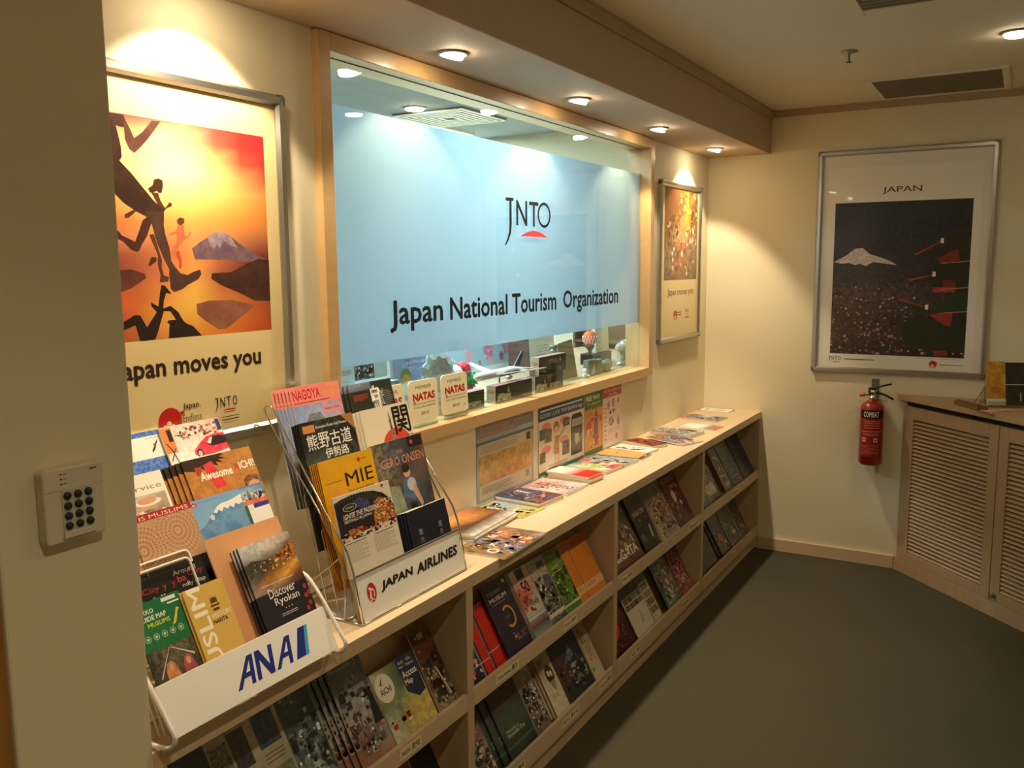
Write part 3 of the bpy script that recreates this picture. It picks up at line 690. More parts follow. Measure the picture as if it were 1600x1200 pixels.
# ================================================================ wire racks on the worktop
def rack_plane(x, s, base, d):
    """matrix of a sheet whose lower left corner sits at x, s up the leaning plane, d behind the sign"""
    y0, z0, th = base; t = R(th)
    up = Vector((0, math.sin(t), math.cos(t))); n = Vector((0, -math.cos(t), math.sin(t)))
    return frame(Vector((x, y0, z0))+up*s-n*d, (1, 0, 0), up, n)
ANA = (-.360, .803, 25.6); JAL = (-.299, .785, 13.7)

t = thing('white_wire_rack', 'white wire brochure rack with ANA sign, beside the entrance pier', 'brochure rack', (-3.72, -.2, CT))
oo = Vector((-3.72, -.2, CT))
def W_(pts, r=.0032, rd=.02, m=WHT, name='wire', par=None, org=None):
    return MB().tube(arc([Vector(p)-(org or oo) for p in pts], rd), r, 8).build(name, m, par or t)
for i, x in enumerate((-3.937, -3.512)):
    W_([(x, -.05, CT+.0046), (x, -.300, CT+.0046), (x, -.362, CT+.012), (x, -.378, CT+.032), (x, -.355, .842), (x, -.310, .905), (x, -.262, .955), (x, -.20, .925), (x, -.12, .87), (x, -.056, CT+.01)], .0042, .03, name='side_wire')
    W_([(x, -.05, CT+.0046), (x, -.052, 1.0), (x, -.055, 1.12)], .0036, .02, name='back_wire')
for a, b, s_, d_ in ((-3.915, -3.752, .285, .0372), (-3.915, -3.735, .30, .0545), (-3.915, -3.72, .38, .0712), (-3.705, -3.525, .18, .050), (-3.700, -3.525, .30, .077)):
    mm = rack_plane(0, 0, ANA, d_)
    W_([mm @ Vector((a, 0.01, 0)), mm @ Vector((a, s_, 0)), mm @ Vector((b, s_, 0)), mm @ Vector((b, .01, 0))], .0024, .012, name='divider_wire')
for y, z in ((-.05, CT+.0046), (-.24, CT+.0046)): W_([(-3.937, y, z), (-3.512, y, z)], .0034, name='cross_wire')
# sign plate
mm = rack_plane(-3.929, 0, ANA, .0); w_, h_ = .411, .093
sg = B(0, 0, -.002, w_, h_, 0).build('sign_plate', WHT, t, .0006); sg.matrix_local = Matrix.Translation(-oo) @ mm
A = Art(1, 1, .0002)
NAVY = '1c2a7c'
def qd(*p): return list(p)
def italic(A, pts, x, y, s, c, sh=.32): A.p([(x+(a+b*sh)*s, y+b*s) for a, b in pts], c)
s_ = .052
for x in (.150, .247):
    italic(A, [(0, 0), (.20, 0), (.36, .30), (.66, .30), (.66, 0), (.84, 0), (.84, 1), (.58, 1)], x, .020, s_, NAVY, .22)
    italic(A, [(.47, .46), (.66, .46), (.66, .82)], x, .020, s_, 'efeae0', .22)
italic(A, [(0, 0), (.19, 0), (.19, .66), (.62, 0), (.84, 0), (.84, 1), (.65, 1), (.65, .34), (.22, 1), (0, 1)], .199, .020, s_, NAVY, .22)
A.p([(.300, .020), (.325, .020), (.345, .075), (.327, .075)], NAVY); A.p([(.325, .020), (.3345, .020), (.3535, .075), (.345, .075)], '3ca0d0')
A.build('sign_print', sg, PM)

# chrome rack
t = thing('chrome_wire_rack', 'chrome wire brochure rack with JAPAN AIRLINES sign, right of the white rack', 'brochure rack', (-3.15, -.18, CT))
oo = Vector((-3.15, -.18, CT))
for x in (-3.366, -2.938):
    W_([(x, -.297, CT+.003), (x, -.274, .905), (x, -.258, .948), (x, -.196, 1.036), (x, -.040, 1.268), (x, -.018, 1.262), (x, -.022, 1.245), (x, -.183, 1.026), (x, -.238, .930), (x, -.250, .86), (x, -.245, CT+.003)], .0026, .014, CHR, 'side_wire')
    W_([(x, -.237, .930), (x, -.150, .865), (x, -.060, CT+.003)], .0024, .01, CHR, 'back_strut')
    W_([(x, -.297, CT+.003), (x, -.060, CT+.003)], .0026, .01, CHR, 'base_wire')
for y in (-.297, -.245, -.06): W_([(-3.366, y, CT+.003), (-2.938, y, CT+.003)], .0024, .01, CHR, 'cross_wire')
for k, (s_, d_) in enumerate(((.13, .0385), (.225, .071), (.31, .102))):
    mm = rack_plane(0, 0, JAL, d_)
    for a, b in ((-3.360, -3.165), (-3.145, -2.95)):
        W_([mm @ Vector((a, .02, 0)), mm @ Vector((a, s_, 0)), mm @ Vector((b, s_, 0)), mm @ Vector((b, .02, 0))], .0016, .01, CHR, 'divider_wire')
mm = rack_plane(-3.361, .001, JAL, 0)
sg = B(0, 0, -.002, .418, .104, 0).build('sign_plate', WHT, t, .0006); sg.matrix_local = Matrix.Translation(-oo) @ mm
mm2 = rack_plane(-3.361, .1055, JAL, -.0005); q = B(0, 0, -.004, .418, .004, .001).build('sign_lip', ALUD, t); q.matrix_local = Matrix.Translation(-oo) @ mm2
for x in (-3.3645, -2.944):
    mm3 = rack_plane(x, .001, JAL, .0); q = B(0, 0, -.022, .0022, .104, -.001).build('pocket_side', ACR, t); q.matrix_local = Matrix.Translation(-oo) @ mm3
A = Art(1, 1, .0002)
A.e(.044, .058, .0165, .0225, 'c0281c'); A.ring(.046, .055, .008, .012, .32, 'efeae0', 16, -60, 170); A.p([(.037, .056), (.043, .061), (.041, .047), (.045, .041), (.035, .046)], 'efeae0')
A.e(.039, .068, .0042, .0032, 'efeae0', n=10); A.t('JAL', .034, .038, .054, .0435, 'efeae0', .03)
for wd, a, b in (('JAPAN', .080, .202), ('AIRLINES', .219, .398)): A.t(wd, a-.004, .046, b-.004, .072, '1a1712', .045, 0, .30)
A.build('sign_print', sg, PM)

def pocket(name, label, x, w_, h_, s, base, d, t_, design, n=0, off=None, what='', side='left of', group=None, spine='e6dfd0', back='d8d2c4'):
    o = leaflet(name, label, 'brochure', rack_plane(x, s, base, d), w_, h_, t_, design, None, spine, back)
    if n: more(o, n, off or (-.004, 0, -t_-.0012), what, side, group)
    return o

# ---- designs: white rack
def d_green(A): A.r(0, 0, 1, 1, '9cbc58'); A.t('Ja', .1, .5, .4, .58, '2c3c1c'); A.g(0, 0, 1, .4, '6090c0 88a8b8/486878 c8c8b8', .6, 60)
def d_blue(A):
    A.r(0, 0, 1, 1, '3c64b8', '6c90d8', .9, 120); A.r(0, .76, 1, .955, 'f4f2e6'); A.p([(.68, .80), (.76, .83), (.82, .87), (.88, .915), (.83, .90), (.76, .86), (.70, .83)], '3a2c34'); A.e(.78, .87, .03, .014, 'c03c50'); A.l(.62, .93, .92, .94, 1, '8a8a8a')
def d_car(A):
    A.g(0, 0, 1, 1, 'e8c8b8 f0d8cc ecccc0 d8a898/f0d8cc f8e8e0 f0dcd4 e8c8bc/f8e8e0 fcf4f0 f8e8e0 f4dcd0/fcf8f4 fcf8f4 fcf8f4 fcf8f4/b8a890 907860 a08870 c8b8a0/907860 a08870 907860 806850', .25, 60)
    A.r(0, .76, .17, .99, 'e88440'); A.r(.09, .86, .16, .97, '2c241c'); A.b(.2, .86, .98, .97, 60, '8c5c4c e8a890 5c3c34 f4f0ec c87860', .01, .03, 3, 'r'); A.r(.92, .88, .99, .99, '3c3c60')
    A.p([(.42, .74), (.55, .80), (.68, .845), (.86, .86), (1, .85), (1, .70), (.60, .67), (.48, .68), (.42, .70)], 'd02c3c', 'e86070', .6, 80)
    A.p([(.64, .78), (.74, .835), (.9, .84), (1, .82), (1, .755), (.74, .75)], '2c2028'); A.p([(.66, .785), (.73, .83), (.78, .83), (.72, .77)], 'e8ccc8')
    A.e(.50, .705, .055, .042, '30282c'); A.e(.50, .705, .035, .027, 'c0b4b4'); A.r(.35, .67, 1, .679, 'f4e4e0')
    for a, b in (((.02, .69), (.14, .80)), ((.08, .78), (.12, .66)), ((.08, .78), (.03, .85))): A.p([a, (a[0]+.02, a[1]), (b[0]+.015, b[1]), b], '3c342c')
    A.l(.75, .625, .96, .64, 1, '8a8a90'); A.l(.25, .66, .5, .672, 1, '7a6a60')
def d_aichi(A):
    A.r(0, 0, 1, 1, 'c88844', 'a86c34', .7, 40)
    rd = random.Random(4)
    A.p([(0, 1), (.56, 1), (.60, .985), (.52, .975), (.62, .95), (.50, .955), (.56, .92), (.46, .94), (.47, .90), (.40, .93), (.36, .89), (.30, .93), (.26, .89), (.22, .93), (.14, .90), (0, .92)], '3c2818', '2c1c10', .8, 60)
    A.p([(.14, .93), (.24, .93), (.22, .87), (.15, .86)], 'a84428'); A.p([(.26, .935), (.40, .955), (.50, .74), (.34, .73)], 'd83034', 'e85058', .5, 50)
    A.t('Awesome', .18, .815, .64, .885, 'f8f0e0', .03); A.t('A', .675, .835, .745, .895, 'd83a28', .02); A.t('ICHI!', .755, .835, .985, .898, 'f8f0e0', .025); A.t('2020', .87, .808, .97, .826, 'e8c088', .01)
    A.e(.87, .72, .13, .06, '5c3c28', 'a87850', .9, 120); A.e(.88, .68, .10, .05, 'd8a078')
def d_service(A):
    A.r(0, 0, 1, 1, 'f4efe0'); A.t('Service', .10, .845, .92, .895, '8c8478'); A.g(.15, .60, .95, .80, 'e8e0d0 d8d0c0 c8b8a0/c8c0b4 e0a078 b8a898/a8a090 8c8474 a0a090', .4, 60)
    A.e(.55, .73, .26, .035, 'f4efe8'); A.e(.53, .745, .20, .033, 'e0a078'); A.b(.1, .60, .95, .66, 30, '8c9060 f0e8d8 a08c68', .02, .05, 3)
def d_muslim(A):
    A.r(0, 0, 1, 1, 'c09470'); A.r(0, .945, 1, 1, 'b02028')
    A.t('MUSLIMS', .30, .953, .95, .985, 'f0dcc8', .0); A.t('S IS', .02, .953, .24, .985, 'f0dcc8')
    for cx, cy in ((.66, .80), (.06, .72)):
        for k in range(11):
            q = .035+.032*k
            for j in range(10+3*k):
                a = 6.283*j/(10+3*k); x, y = cx+q*math.cos(a), cy+q*A.w/A.h*math.sin(a)
                if x < .99 and .56 < y < .94 and x > 0: A.e(x, y, .009, .0065, '7c5438' if k % 2 else 'dcb490', n=5); A.z -= A.dz
        A.z += A.dz*2
    A.r(0, 0, 1, .56, '1c1614')
def d_fuji(A):
    A.g(0, .45, .66, 1, '78a8d8 80acd8/88b4dc 90b8dc/98bcd8 a0c0d8', .1, 20)
    A.p([(.0, .70), (.08, .72), (.20, .80), (.32, .875), (.38, .895), (.46, .895), (.54, .905), (.66, .93), (.66, .60), (0, .60)], '5888b8', '88b0d0', .5, 30)
    A.p([(.25, .835), (.32, .885), (.38, .905), (.46, .905), (.54, .915), (.66, .94), (.66, .86), (.60, .84), (.56, .865), (.52, .825), (.48, .855), (.44, .83), (.40, .86), (.36, .82), (.32, .85), (.29, .82)], 'f4f0e8')
    A.e(.045, .955, .042, .022, 'd83c48'); A.e(.045, .952, .02, .01, 'f0b8b8'); A.l(.10, .965, .36, .972, 1, '3c5c80')
    A.flower(.22, .79, .03, 'f4f0f0')
    A.g(.66, .86, 1, 1, '4888c8 3870b8/c0d8ec 88b0d8/f0f4f8 a8c8e4', .5, 80); A.b(.66, .83, 1, .92, 60, '40303c f0e8e0 806858 2c2430 a08878', .006, .02, 5, 'r')
    A.p([(.74, .87), (.77, .965), (.80, .87)], '7c6c60'); A.r(.66, .80, 1, .845, 'e06848', 'f09070', .6, 80); A.r(.78, .755, 1, .80, '4038a0'); A.r(.66, .755, .78, .80, 'f0f0f0'); A.r(.66, .6, .70, .80, '386048')
    A.g(0, .0, 1, .60, '283c58 486888/384c30 d08058', .6, 60)
def d_around(A):
    A.r(0, 0, 1, 1, '1c1614'); A.t('Around', .52, .93, .86, .975, 'd8d0c4'); A.t('City', .04, .84, .28, .905, 'b02c30'); A.t('y  y', .33, .83, .52, .89, 'b02c30'); A.t('ba', .56, .86, .68, .92, 'd83840'); A.t('City', .72, .87, .95, .935, 'c83038')
    A.t('iendly Map', .02, .765, .42, .815, 'e8e0d4'); A.t('ndly Map', .60, .795, .95, .845, 'e8e0d4'); A.r(.1, .2, .9, .7, '3c3430')
def d_peach(A): A.r(0, 0, 1, 1, 'd89c6c')
def d_nikko(A):
    A.v0 = .36
    A.r(0, .40, 1, 1, '1f7440', '18643a', .5, 20); A.g(0, 0, 1, .42, '5c5c48 807458 68684c/4c4838 74684c 4c4c3c/302820 4c4034 3c3428', .9, 110)
    A.t('NIKKO', .05, .855, .40, .91, 'f0f0e4', .025); A.t('GUIDE MAP', .05, .77, .62, .83, 'f0f0e4', .025); A.t('MUSLIMS', .20, .69, .66, .745, 'd8d840', .02)
    A.r(.60, .93, .90, .975, 'e8f0e4'); A.r(.70, .885, .95, .905, 'e8f0e4'); A.p([(.66, .62), (.74, .64), (.80, .70), (.84, .76), (.90, .80), (.84, .82), (.78, .74), (.72, .68)], 'd8c850')
    for i in range(5): A.ring(.12+.17*i, .57, .06, .042, .18, 'b8d8b8', 14); A.e(.12+.17*i, .57, .03, .02, 'b8d8b8', n=8)
    A.p([(.45, .40), (.47, .40), (.90, .22), (.88, .20)], 'd8d0c0'); A.p([(.45, .40), (.43, .39), (.10, .08), (.13, .08)], 'd8d0c0')
    for x, c in ((.36, 'd89058'), (.72, 'b8585c')):
        A.p([(x-.13, .0), (x-.12, .13), (x-.07, .22), (x, .245), (x+.07, .22), (x+.11, .13), (x+.16, 0)], c, dkx(c), .6, 60); A.e(x, .165, .045, .045, 'd8a07c')
def dkx(c): return ''.join('%02x' % int(int(c[i:i+2], 16)*.75) for i in (0, 2, 4))
def d_narita(A):
    A.r(0, 0, 1, 1, 'd8b058'); A.t('MUSLIM', .08, .12, .42, 1.0, 'f8eed4', .02, 90)
    A.r(.52, .795, .74, .81, '5c3c18'); A.e(.63, .825, .075, .05, '5c3c18', a0=0, a1=180); A.r(.55, .80, .57, .875, '5c3c18'); A.r(.69, .80, .71, .875, '5c3c18'); A.r(.55, .76, .71, .78, '5c3c18')
    A.t('VISITORS', .46, .70, .96, .74, 'f8eed4', .015); A.t('NARITA', .46, .655, .82, .69, '4c3014', .02)
def d_ryokan(A):
    A.g(0, .42, 1, 1, 'd8d8d0 e8e4dc e8e0d4 d8ccc0/c0c0bc d8d4cc c8b8a8 4c3c34/54544c 6c6c60 584c40 38241c/302c28 3c3428 8c5c28 e8a040/58504c b87838 f0b050 7c4824/a08878 98806c 705040 3c2c24/685848 604c40 3c2c28 2c2420', .35, 60)
    A.p([(0, .80), (.15, .84), (.30, .82), (.5, .80), (.5, .77), (0, .72)], '34382c', '4c4c40', .7, 60); A.p([(.55, .80), (.80, .86), (1, .92), (1, .76), (.6, .74)], '3c2820', 'd88830', .8, 110)
    A.b(.15, .70, .98, .80, 40, 'f8c860 e89838 c86820', .008, .02, 4, 'r')
    A.r(0, 0, 1, .50, '201e26'); A.p([(0, .50), (.35, .50), (.15, .38), (0, .36)], '201e26')
    A.t('Discover', .24, .44, .76, .53, 'f0e6dc', .004); A.t('Ryokan', .30, .34, .78, .43, 'f0e6dc', .004); A.l(.15, .565, .80, .58, 1, 'd8ccc0', .5)
    for i in range(3): A.e(.46+.06*i, .31, .012, .008, 'b8b0a8', n=6)
    A.l(.34, .24, .66, .275, 2, 'd0c8c0', .3)
    for x, y in ((.93, .43), (.90, .34), (.93, .26), (.86, .22), (.97, .36)): A.e(x, y, .035, .025, '982028', 'c04048', .5, 200)
    A.b(.6, 0, 1, .16, 24, 'a86830 d89040 603818 8cb8c8 c87830', .02, .06, 7, 'r')
o = pocket('brochure', 'green brochure at the back left of the white rack', -3.795, .098, .21, .350, ANA, .125, .003, d_green)
o = pocket('brochure', 'blue brochure with a white panel, back row of the white rack', -3.760, .109, .24, .320, ANA, .118, .004, d_blue)
o = pocket('brochure', 'pink and white brochure with a red sports car, top of the white rack', -3.659, .155, .24, .319, ANA, .110, .004, d_car)
o = pocket('brochure', 'orange brochure reading Awesome AICHI! in the white rack', -3.657, .183, .275, .200, ANA, .085, .003, d_aichi, 4, (-.011, -.0008, -.0042), 'brown Aichi', 'fanned out left of', 'Aichi brochures in the white rack', spine='3c2c1c')
o = pocket('brochure', 'cream brochure reading Service with a food photo, left of the Aichi one', -3.825, .108, .21, .258, ANA, .074, .003, d_service)
o = pocket('brochure', 'tan lace-patterned brochure with a red MUSLIMS banner in the white rack', -3.829, .138, .24, .149, ANA, .058, .0025, d_muslim, 2, (-.014, 0, -.0037), 'red-bannered MUSLIMS', 'left of', 'MUSLIMS brochures in the white rack')
o = pocket('brochure', 'pale blue mountain brochure in the middle of the white rack', -3.688, .194, .205, .183, ANA, .066, .003, d_fuji)
o = pocket('brochure', 'black leaflet with red City lettering behind the white wire divider', -3.868, .150, .21, .065, ANA, .046, .005, d_around)
o = pocket('brochure', 'plain peach-coloured folder in front of the mountain brochure', -3.711, .193, .293, .011, ANA, .032, .004, d_peach)
o = pocket('brochure', 'green guide map brochure for Muslims with two women in headscarves', -3.907, .100, .230, .003, ANA, .024, .004, d_nikko, spine='184c30')
o = pocket('brochure', 'mustard brochure reading MUSLIM VISITORS NARITA in the white rack', -3.806, .092, .222, .003, ANA, .018, .002, d_narita, 1, (-.004, .001, -.0032), 'mustard NARITA', 'left of', 'mustard NARITA brochures', spine='c89c48')
o = pocket('brochure', 'dark Discover Ryokan brochure with lantern-lit street, right of the white rack', -3.661, .137, .210, .056, ANA, .012, .004, d_ryokan, 2, (-.005, -.001, -.0045), 'dark Discover Ryokan', 'behind', 'Discover Ryokan brochures', spine='2c2624')

# ---- designs: chrome rack
def d_nagoya(A):
    A.r(0, .84, 1, 1, 'f08c7c', 'e87868', .5, 20); A.t('NAGOYA', .03, .885, .58, .975, 'c02034', .018); A.t('名古屋', .60, .90, .95, .96, 'e0a040', .01); A.l(.03, .855, .75, .87, 1, '984048', .5)
    A.g(0, 0, 1, .84, '8898c8 a0a8cc c098a8/98a8d0 b0b4d0 d0a0a8/a8b4d4 b8b8d0 d8a8a8/8890a8 98a0b0 a898a0/506050 708070 808878/405040 405040 506050', .25, 60)
    A.r(.56, .74, 1, .815, 'd090a0'); A.t('Nagoya Castle', .60, .765, .93, .79, '5c2c4c', .01)
    A.p([(.18, .68), (.28, .76), (.50, .76), (.58, .69), (.54, .675), (.22, .665)], '6c7480', '8c949c', .5, 80); A.p([(.24, .60), (.26, .67), (.52, .675), (.54, .60)], 'e8e4e0'); A.p([(.20, .60), (.56, .61), (.60, .57), (.16, .555)], '707880'); A.r(.22, .48, .56, .56, 'e8e4e0', 'c8c0b8', .5, 80)
    A.l(.26, .63, .50, .65, 1, '584c48', .6); A.l(.26, .51, .52, .53, 1, '584c48', .6); A.t('N', .60, .42, .70, .50, 'c02034')
def d_shira(A):
    A.r(0, 0, 1, 1, '262a20', '343a2c', .6, 60); A.g(0, .93, .5, 1, 'a0a8b8 8890a0/687078 505860', .4, 60); A.l(.08, .84, .40, .90, 4, 'a83c2c', .45); A.t('白川郷', .50, .42, .68, .96, 'f0ece0', .012, 0); A.r(.50, .0, .68, .50, '262a20')
    A.t('白', .47, .81, .66, .96, 'f0ece0', .015); A.t('川', .50, .66, .64, .79, 'f0ece0', .015); A.t('郷', .50, .54, .66, .65, 'f0ece0', .015); A.t('ひだ', .68, .76, .76, .92, 'e8e4d8', .005)
    A.l(.76, .74, .96, .90, 9, '90908a', .3); A.t('A. Afternoon', .14, .68, .48, .705, 'b8b8a8')
def d_kumano(A):
    A.g(0, 0, 1, 1, '1c1a18 24221c 1c1a18/201e1c 2c2c28 24201c/404440 606860 3c4440/788478 8c9c8c 505c50/303830 485048 2c342c/202420 303830 202420', .9, 60)
    A.p([(.78, 1), (1, 1), (1, .86)], 'b07840'); A.r(.05, .91, .26, .97, 'd88c48'); A.t('Kumano Kodo Iseji Route', .28, .925, .86, .955, 'f0ece0', .01)
    for i, ch in enumerate('熊野古道'): A.t(ch, .08+.21*i, .77, .275+.21*i, .895, 'f0ece0', .01)
    for i, ch in enumerate('伊勢路'): A.t(ch, .36+.15*i, .68, .50+.15*i, .76, 'f0ece0', .006)
def d_seki(A):
    A.r(0, 0, 1, 1, 'e4d6bc'); A.e(.62, .63, .30, .16, 'd4442c', a0=0, a1=180); A.r(.32, 0, .92, .631, 'e4d6bc'); A.e(.62, .63, .30, .16, 'd4442c', a0=0, a1=180)
    A.p([(.54, .60), (.53, .85), (.545, .95), (.57, .88), (.60, .60)], '4c3c34', '9c8c80', .8, 60); A.t('関', .62, .72, .97, .975, '1c1814', .02); A.l(.84, .69, .98, .705, 1, 'a03c30', .5)
def d_mie(A):
    A.r(0, 0, 1, 1, 'e8a818', 'f0b828', .5, 20); A.p([(.08, .58), (.16, .70), (.24, .66), (.32, .64), (.40, .70), (.46, .58)], 'e06838', 'e88848', .6, 40); A.p([(.14, .66), (.19, .78), (.30, .74), (.34, .66)], 'f0a048', 'e88838', .5, 50)
    A.t('MIE', .42, .755, .94, .865, '241c10', .006); A.t('Once in your lifetime', .42, .68, .90, .73, '3c2c10', 0, 0, .15); A.e(.72, .94, .03, .018, 'c83020'); A.l(.77, .935, .88, .95, 1, 'a86820'); A.l(.06, .81, .34, .825, 1, 'a87018')
def d_gero(A):
    A.g(0, 0, 1, 1, '8c7c60 5c6468 382c24 584030/a08c70 70787c 4c3c34 705040/b09c80 6c6050 80604c 584030/988c70 6c5444 4c5c6c 302820/988c70 506478 40505c 2c2c28/a8a088 6c7068 302c30 202420/a8a088 606050 40302c 303028', .75, 45)
    A.t('GERO ONSEN', .10, .78, .96, .855, 'e0907c', .0); A.t('THE', .42, .875, .56, .905, 'd87868', .01); A.e(.55, .70, .07, .05, 'd8a888'); A.e(.54, .735, .08, .04, '2c2420'); A.p([(.40, .50), (.45, .64), (.55, .66), (.68, .62), (.72, .50), (.60, .44)], '5878a0', '405878', .7, 60)
    A.e(.60, .585, .09, .06, 'c0c4c4'); A.p([(.66, .60), (.76, .40), (.72, .36), (.60, .52)], 'd09c80'); A.p([(.06, .40), (.20, .62), (.36, .60), (.44, .30), (.2, .2)], '98a088', '7c8470', .6, 40); A.p([(.50, .44), (.64, .42), (.60, .25), (.48, .25)], '241c1c')
    A.r(.68, .90, .98, .99, '241c18'); A.e(.76, .945, .03, .02, 'c85048')
def d_ignite(A):
    A.v0 = .34
    A.r(0, 0, 1, 1, 'e0d4bc'); A.p([(0, .50), (0, .93), (.12, .955), (.30, .97), (.50, .965), (.70, .93), (.85, .87), (.95, .78), (1, .68), (1, .50)], '1c1a1c')
    for k in range(34):
        for j in range(5):
            a = R(170-k*4.6); q = .99-.035*j; x = .30+.66*q*math.cos(a)*1.05; y = .55+.42*q*math.sin(a)
            if 0 < x < 1 and y > .62: A.e(x, y, .006, .004, '9c9c90', n=5); A.z -= A.dz
    A.z += A.dz*2
    A.p([(.0, .50), (.0, .90), (.14, .92), (.36, .92), (.56, .88), (.72, .78), (.80, .68), (.84, .50)], '1c1a24'); A.p([(.30, .89), (.42, .91), (.56, .87), (.60, .76), (.44, .74)], '48507c', '2c3050', .8, 60)
    A.p([(.60, .50), (.62, .74), (.74, .84), (.86, .80), (.95, .72), (1, .64), (1, .50)], '8c4020', 'c87838', .9, 90); A.b(.62, .50, .98, .80, 120, 'f0b868 d87038 e8d0a0 7c3018 f0e0c0', .008, .018, 3, 'r'); A.b(.02, .42, .98, .54, 60, '8c3020 d89060 2c2020 4c3030 181418', .01, .03, 4, 'r')
    A.b(.14, .48, .42, .57, 16, 'c8582c e8a868', .02, .05, 9, 'r')
    A.t('IGNITE THE PASSION', .10, .70, .70, .765, 'e8e0d4', .02, 0, .25); A.t('FESTIVALS IN JAPAN', .10, .645, .58, .69, 'e8e0d4', .015, 0, .25); A.ring(.24, .83, .12, .045, .12, 'c8c090', 16); A.l(.17, .815, .31, .845, 2, 'c8c090', .4)
    A.r(0, .0, 1, .44, 'e0d4bc'); A.l(.05, .18, .42, .40, 12, '8a8070', .25); A.l(.52, .18, .94, .40, 12, '8a8070', .25); A.l(.05, .405, .40, .42, 1, '3c342c', .6); A.l(.55, .405, .90, .42, 1, '3c342c', .6); A.e(.86, .965, .025, .016, 'c02c20'); A.l(.90, .96, .97, .97, 1, '8a8070')
def d_navy(A): A.r(0, 0, 1, 1, '15182c', '1c2034', .6, 30); A.t('旅', .38, .66, .56, .74, 'b0b4bc', .0); A.t('行', .40, .56, .54, .63, 'b0b4bc'); A.l(.42, .18, .52, .5, 6, '9ca0a8', .5)
pocket('brochure', 'pink NAGOYA brochure with a castle, top left of the chrome rack', -3.322, .170, .285, .275, JAL, .112, .002, d_nagoya, 5, (-.0085, .0005, -.0032), 'pink NAGOYA', 'fanned out left of', 'pink NAGOYA brochures')
pocket('brochure', 'dark green brochure with white brush characters, top right of the chrome rack', -3.118, .176, .285, .258, JAL, .114, .0025, d_shira, 2, (-.012, 0, -.0037), 'dark green Shirakawa', 'left of', 'dark green brochures in the chrome rack', '3c4434')
pocket('brochure', 'black pilgrimage-route brochure with large white characters, left column of chrome rack', -3.352, .187, .297, .177, JAL, .078, .003, d_kumano, 3, (-.003, -.001, -.0042), 'black pilgrimage-route', 'behind', 'black pilgrimage-route brochures', '1c1814')
pocket('brochure', 'cream brochure with a sword over a red sun, right column of chrome rack', -3.132, .198, .297, .175, JAL, .080, .0025, d_seki, 3, (-.009, -.001, -.0037), 'cream sword', 'left of', 'cream sword brochures', 'd8ccb4')
pocket('brochure', 'yellow MIE brochure in the left column of the chrome rack', -3.353, .194, .297, .080, JAL, .046, .003, d_mie, 4, (-.002, -.001, -.0042), 'yellow MIE', 'behind', 'yellow MIE brochures', '8c3c1c')
pocket('brochure', 'photo brochure lettered GERO ONSEN in the right column of the chrome rack', -3.153, .206, .297, .084, JAL, .048, .003, d_gero, 2, (-.002, -.001, -.0042), 'GERO ONSEN', 'behind', 'GERO ONSEN brochures', '8c8068')
pocket('brochure', 'festival leaflet lettered IGNITE THE PASSION at the front of the chrome rack', -3.360, .203, .290, .002, JAL, .016, .004, d_ignite)
pocket('brochure', 'dark navy booklet at the front of the chrome rack, left of its twin', -3.122, .086, .196, .003, JAL, .010, .004, d_navy, 3, (-.006, 0, -.0052), 'dark navy left-hand', 'left of', 'left navy booklets in the chrome rack', '2c2c34')
pocket('brochure', 'dark navy booklet at the front right corner of the chrome rack', -3.033, .076, .196, .003, JAL, .010, .004, d_navy, 1, (0, 0, -.0052), 'dark navy right-hand', 'behind', 'right navy booklets in the chrome rack', '2c2c34')

# ================================================================ brochures standing in the shelf bays
R1 = (-.300, .470, 28.5); R2 = (-.300, .150, 28.5)
EX = .026
def shelf(row, x, w_, h_, design, label, d=0, t_=.004, n=0, off=None, what='', side='left of', group=None, spine='d8d0c0', rot=0, name='brochure'):
    h2 = h_+EX
    mw = rack_plane(x, -EX, row, d)
    if rot: mw = mw @ Matrix.Rotation(R(rot), 4, 'Z')
    o = leaflet(name, label, 'brochure', mw, w_, h2, t_, design, None, spine)
    if n: more(o, n, off or (-.003, 0, -t_-.0012), what, side, group)
    return o
def ph(rows, amt=.8, sc=60, *ex):
    def f(A):
        A.g(0, 0, 1, 1, rows, amt, sc)
        if amt >= .45:     # small crisp picture detail in the colours of the photograph
            pal = [c for r in rows.split('/') for c in r.split()]; sd = len(rows)+int(A.w*1000)
            lt = ['%02x%02x%02x' % tuple(min(255, int(int(c[i:i+2], 16)*1.5+18)) for i in (0, 2, 4)) for c in pal]; dk_ = ['%02x%02x%02x' % tuple(int(int(c[i:i+2], 16)*.45) for i in (0, 2, 4)) for c in pal]
            q = .0024/max(A.w, .08)
            A.b(.03, .08, .97, .72, 46, ' '.join(pal+dk_+dk_), q*1.5, q*5, sd, 'r'); A.b(.03, .08, .97, .66, 60, ' '.join(lt+pal+dk_), q, q*2.6, sd+1); A.b(.1, .72, .95, .95, 10, ' '.join(pal), q, q*2, sd+2, 'r')
        for e in ex: getattr(A, e[0])(*e[1:])
    return f
bay = 'of the bay under the racks'
shelf(R1, -3.835, .092, .225, ph('1c2434 1c2030/141824 181c28/1c2028 10141c', .7, 40, ('t', '星', .55, .62, .8, .76, '505868')), 'dark navy brochure at the far left of the upper shelf', .002)
shelf(R1, -3.741, .054, .225, ph('b8ac90 b0a488/a89c80 a09478', .3, 30, ('r', .06, .60, .94, .88, '4c4438', '8c8068', .9, 120), ('l', .1, .4, .9, .56, 4, '6c6454')), 'narrow beige leaflet with small text, upper shelf under the white rack', .004)
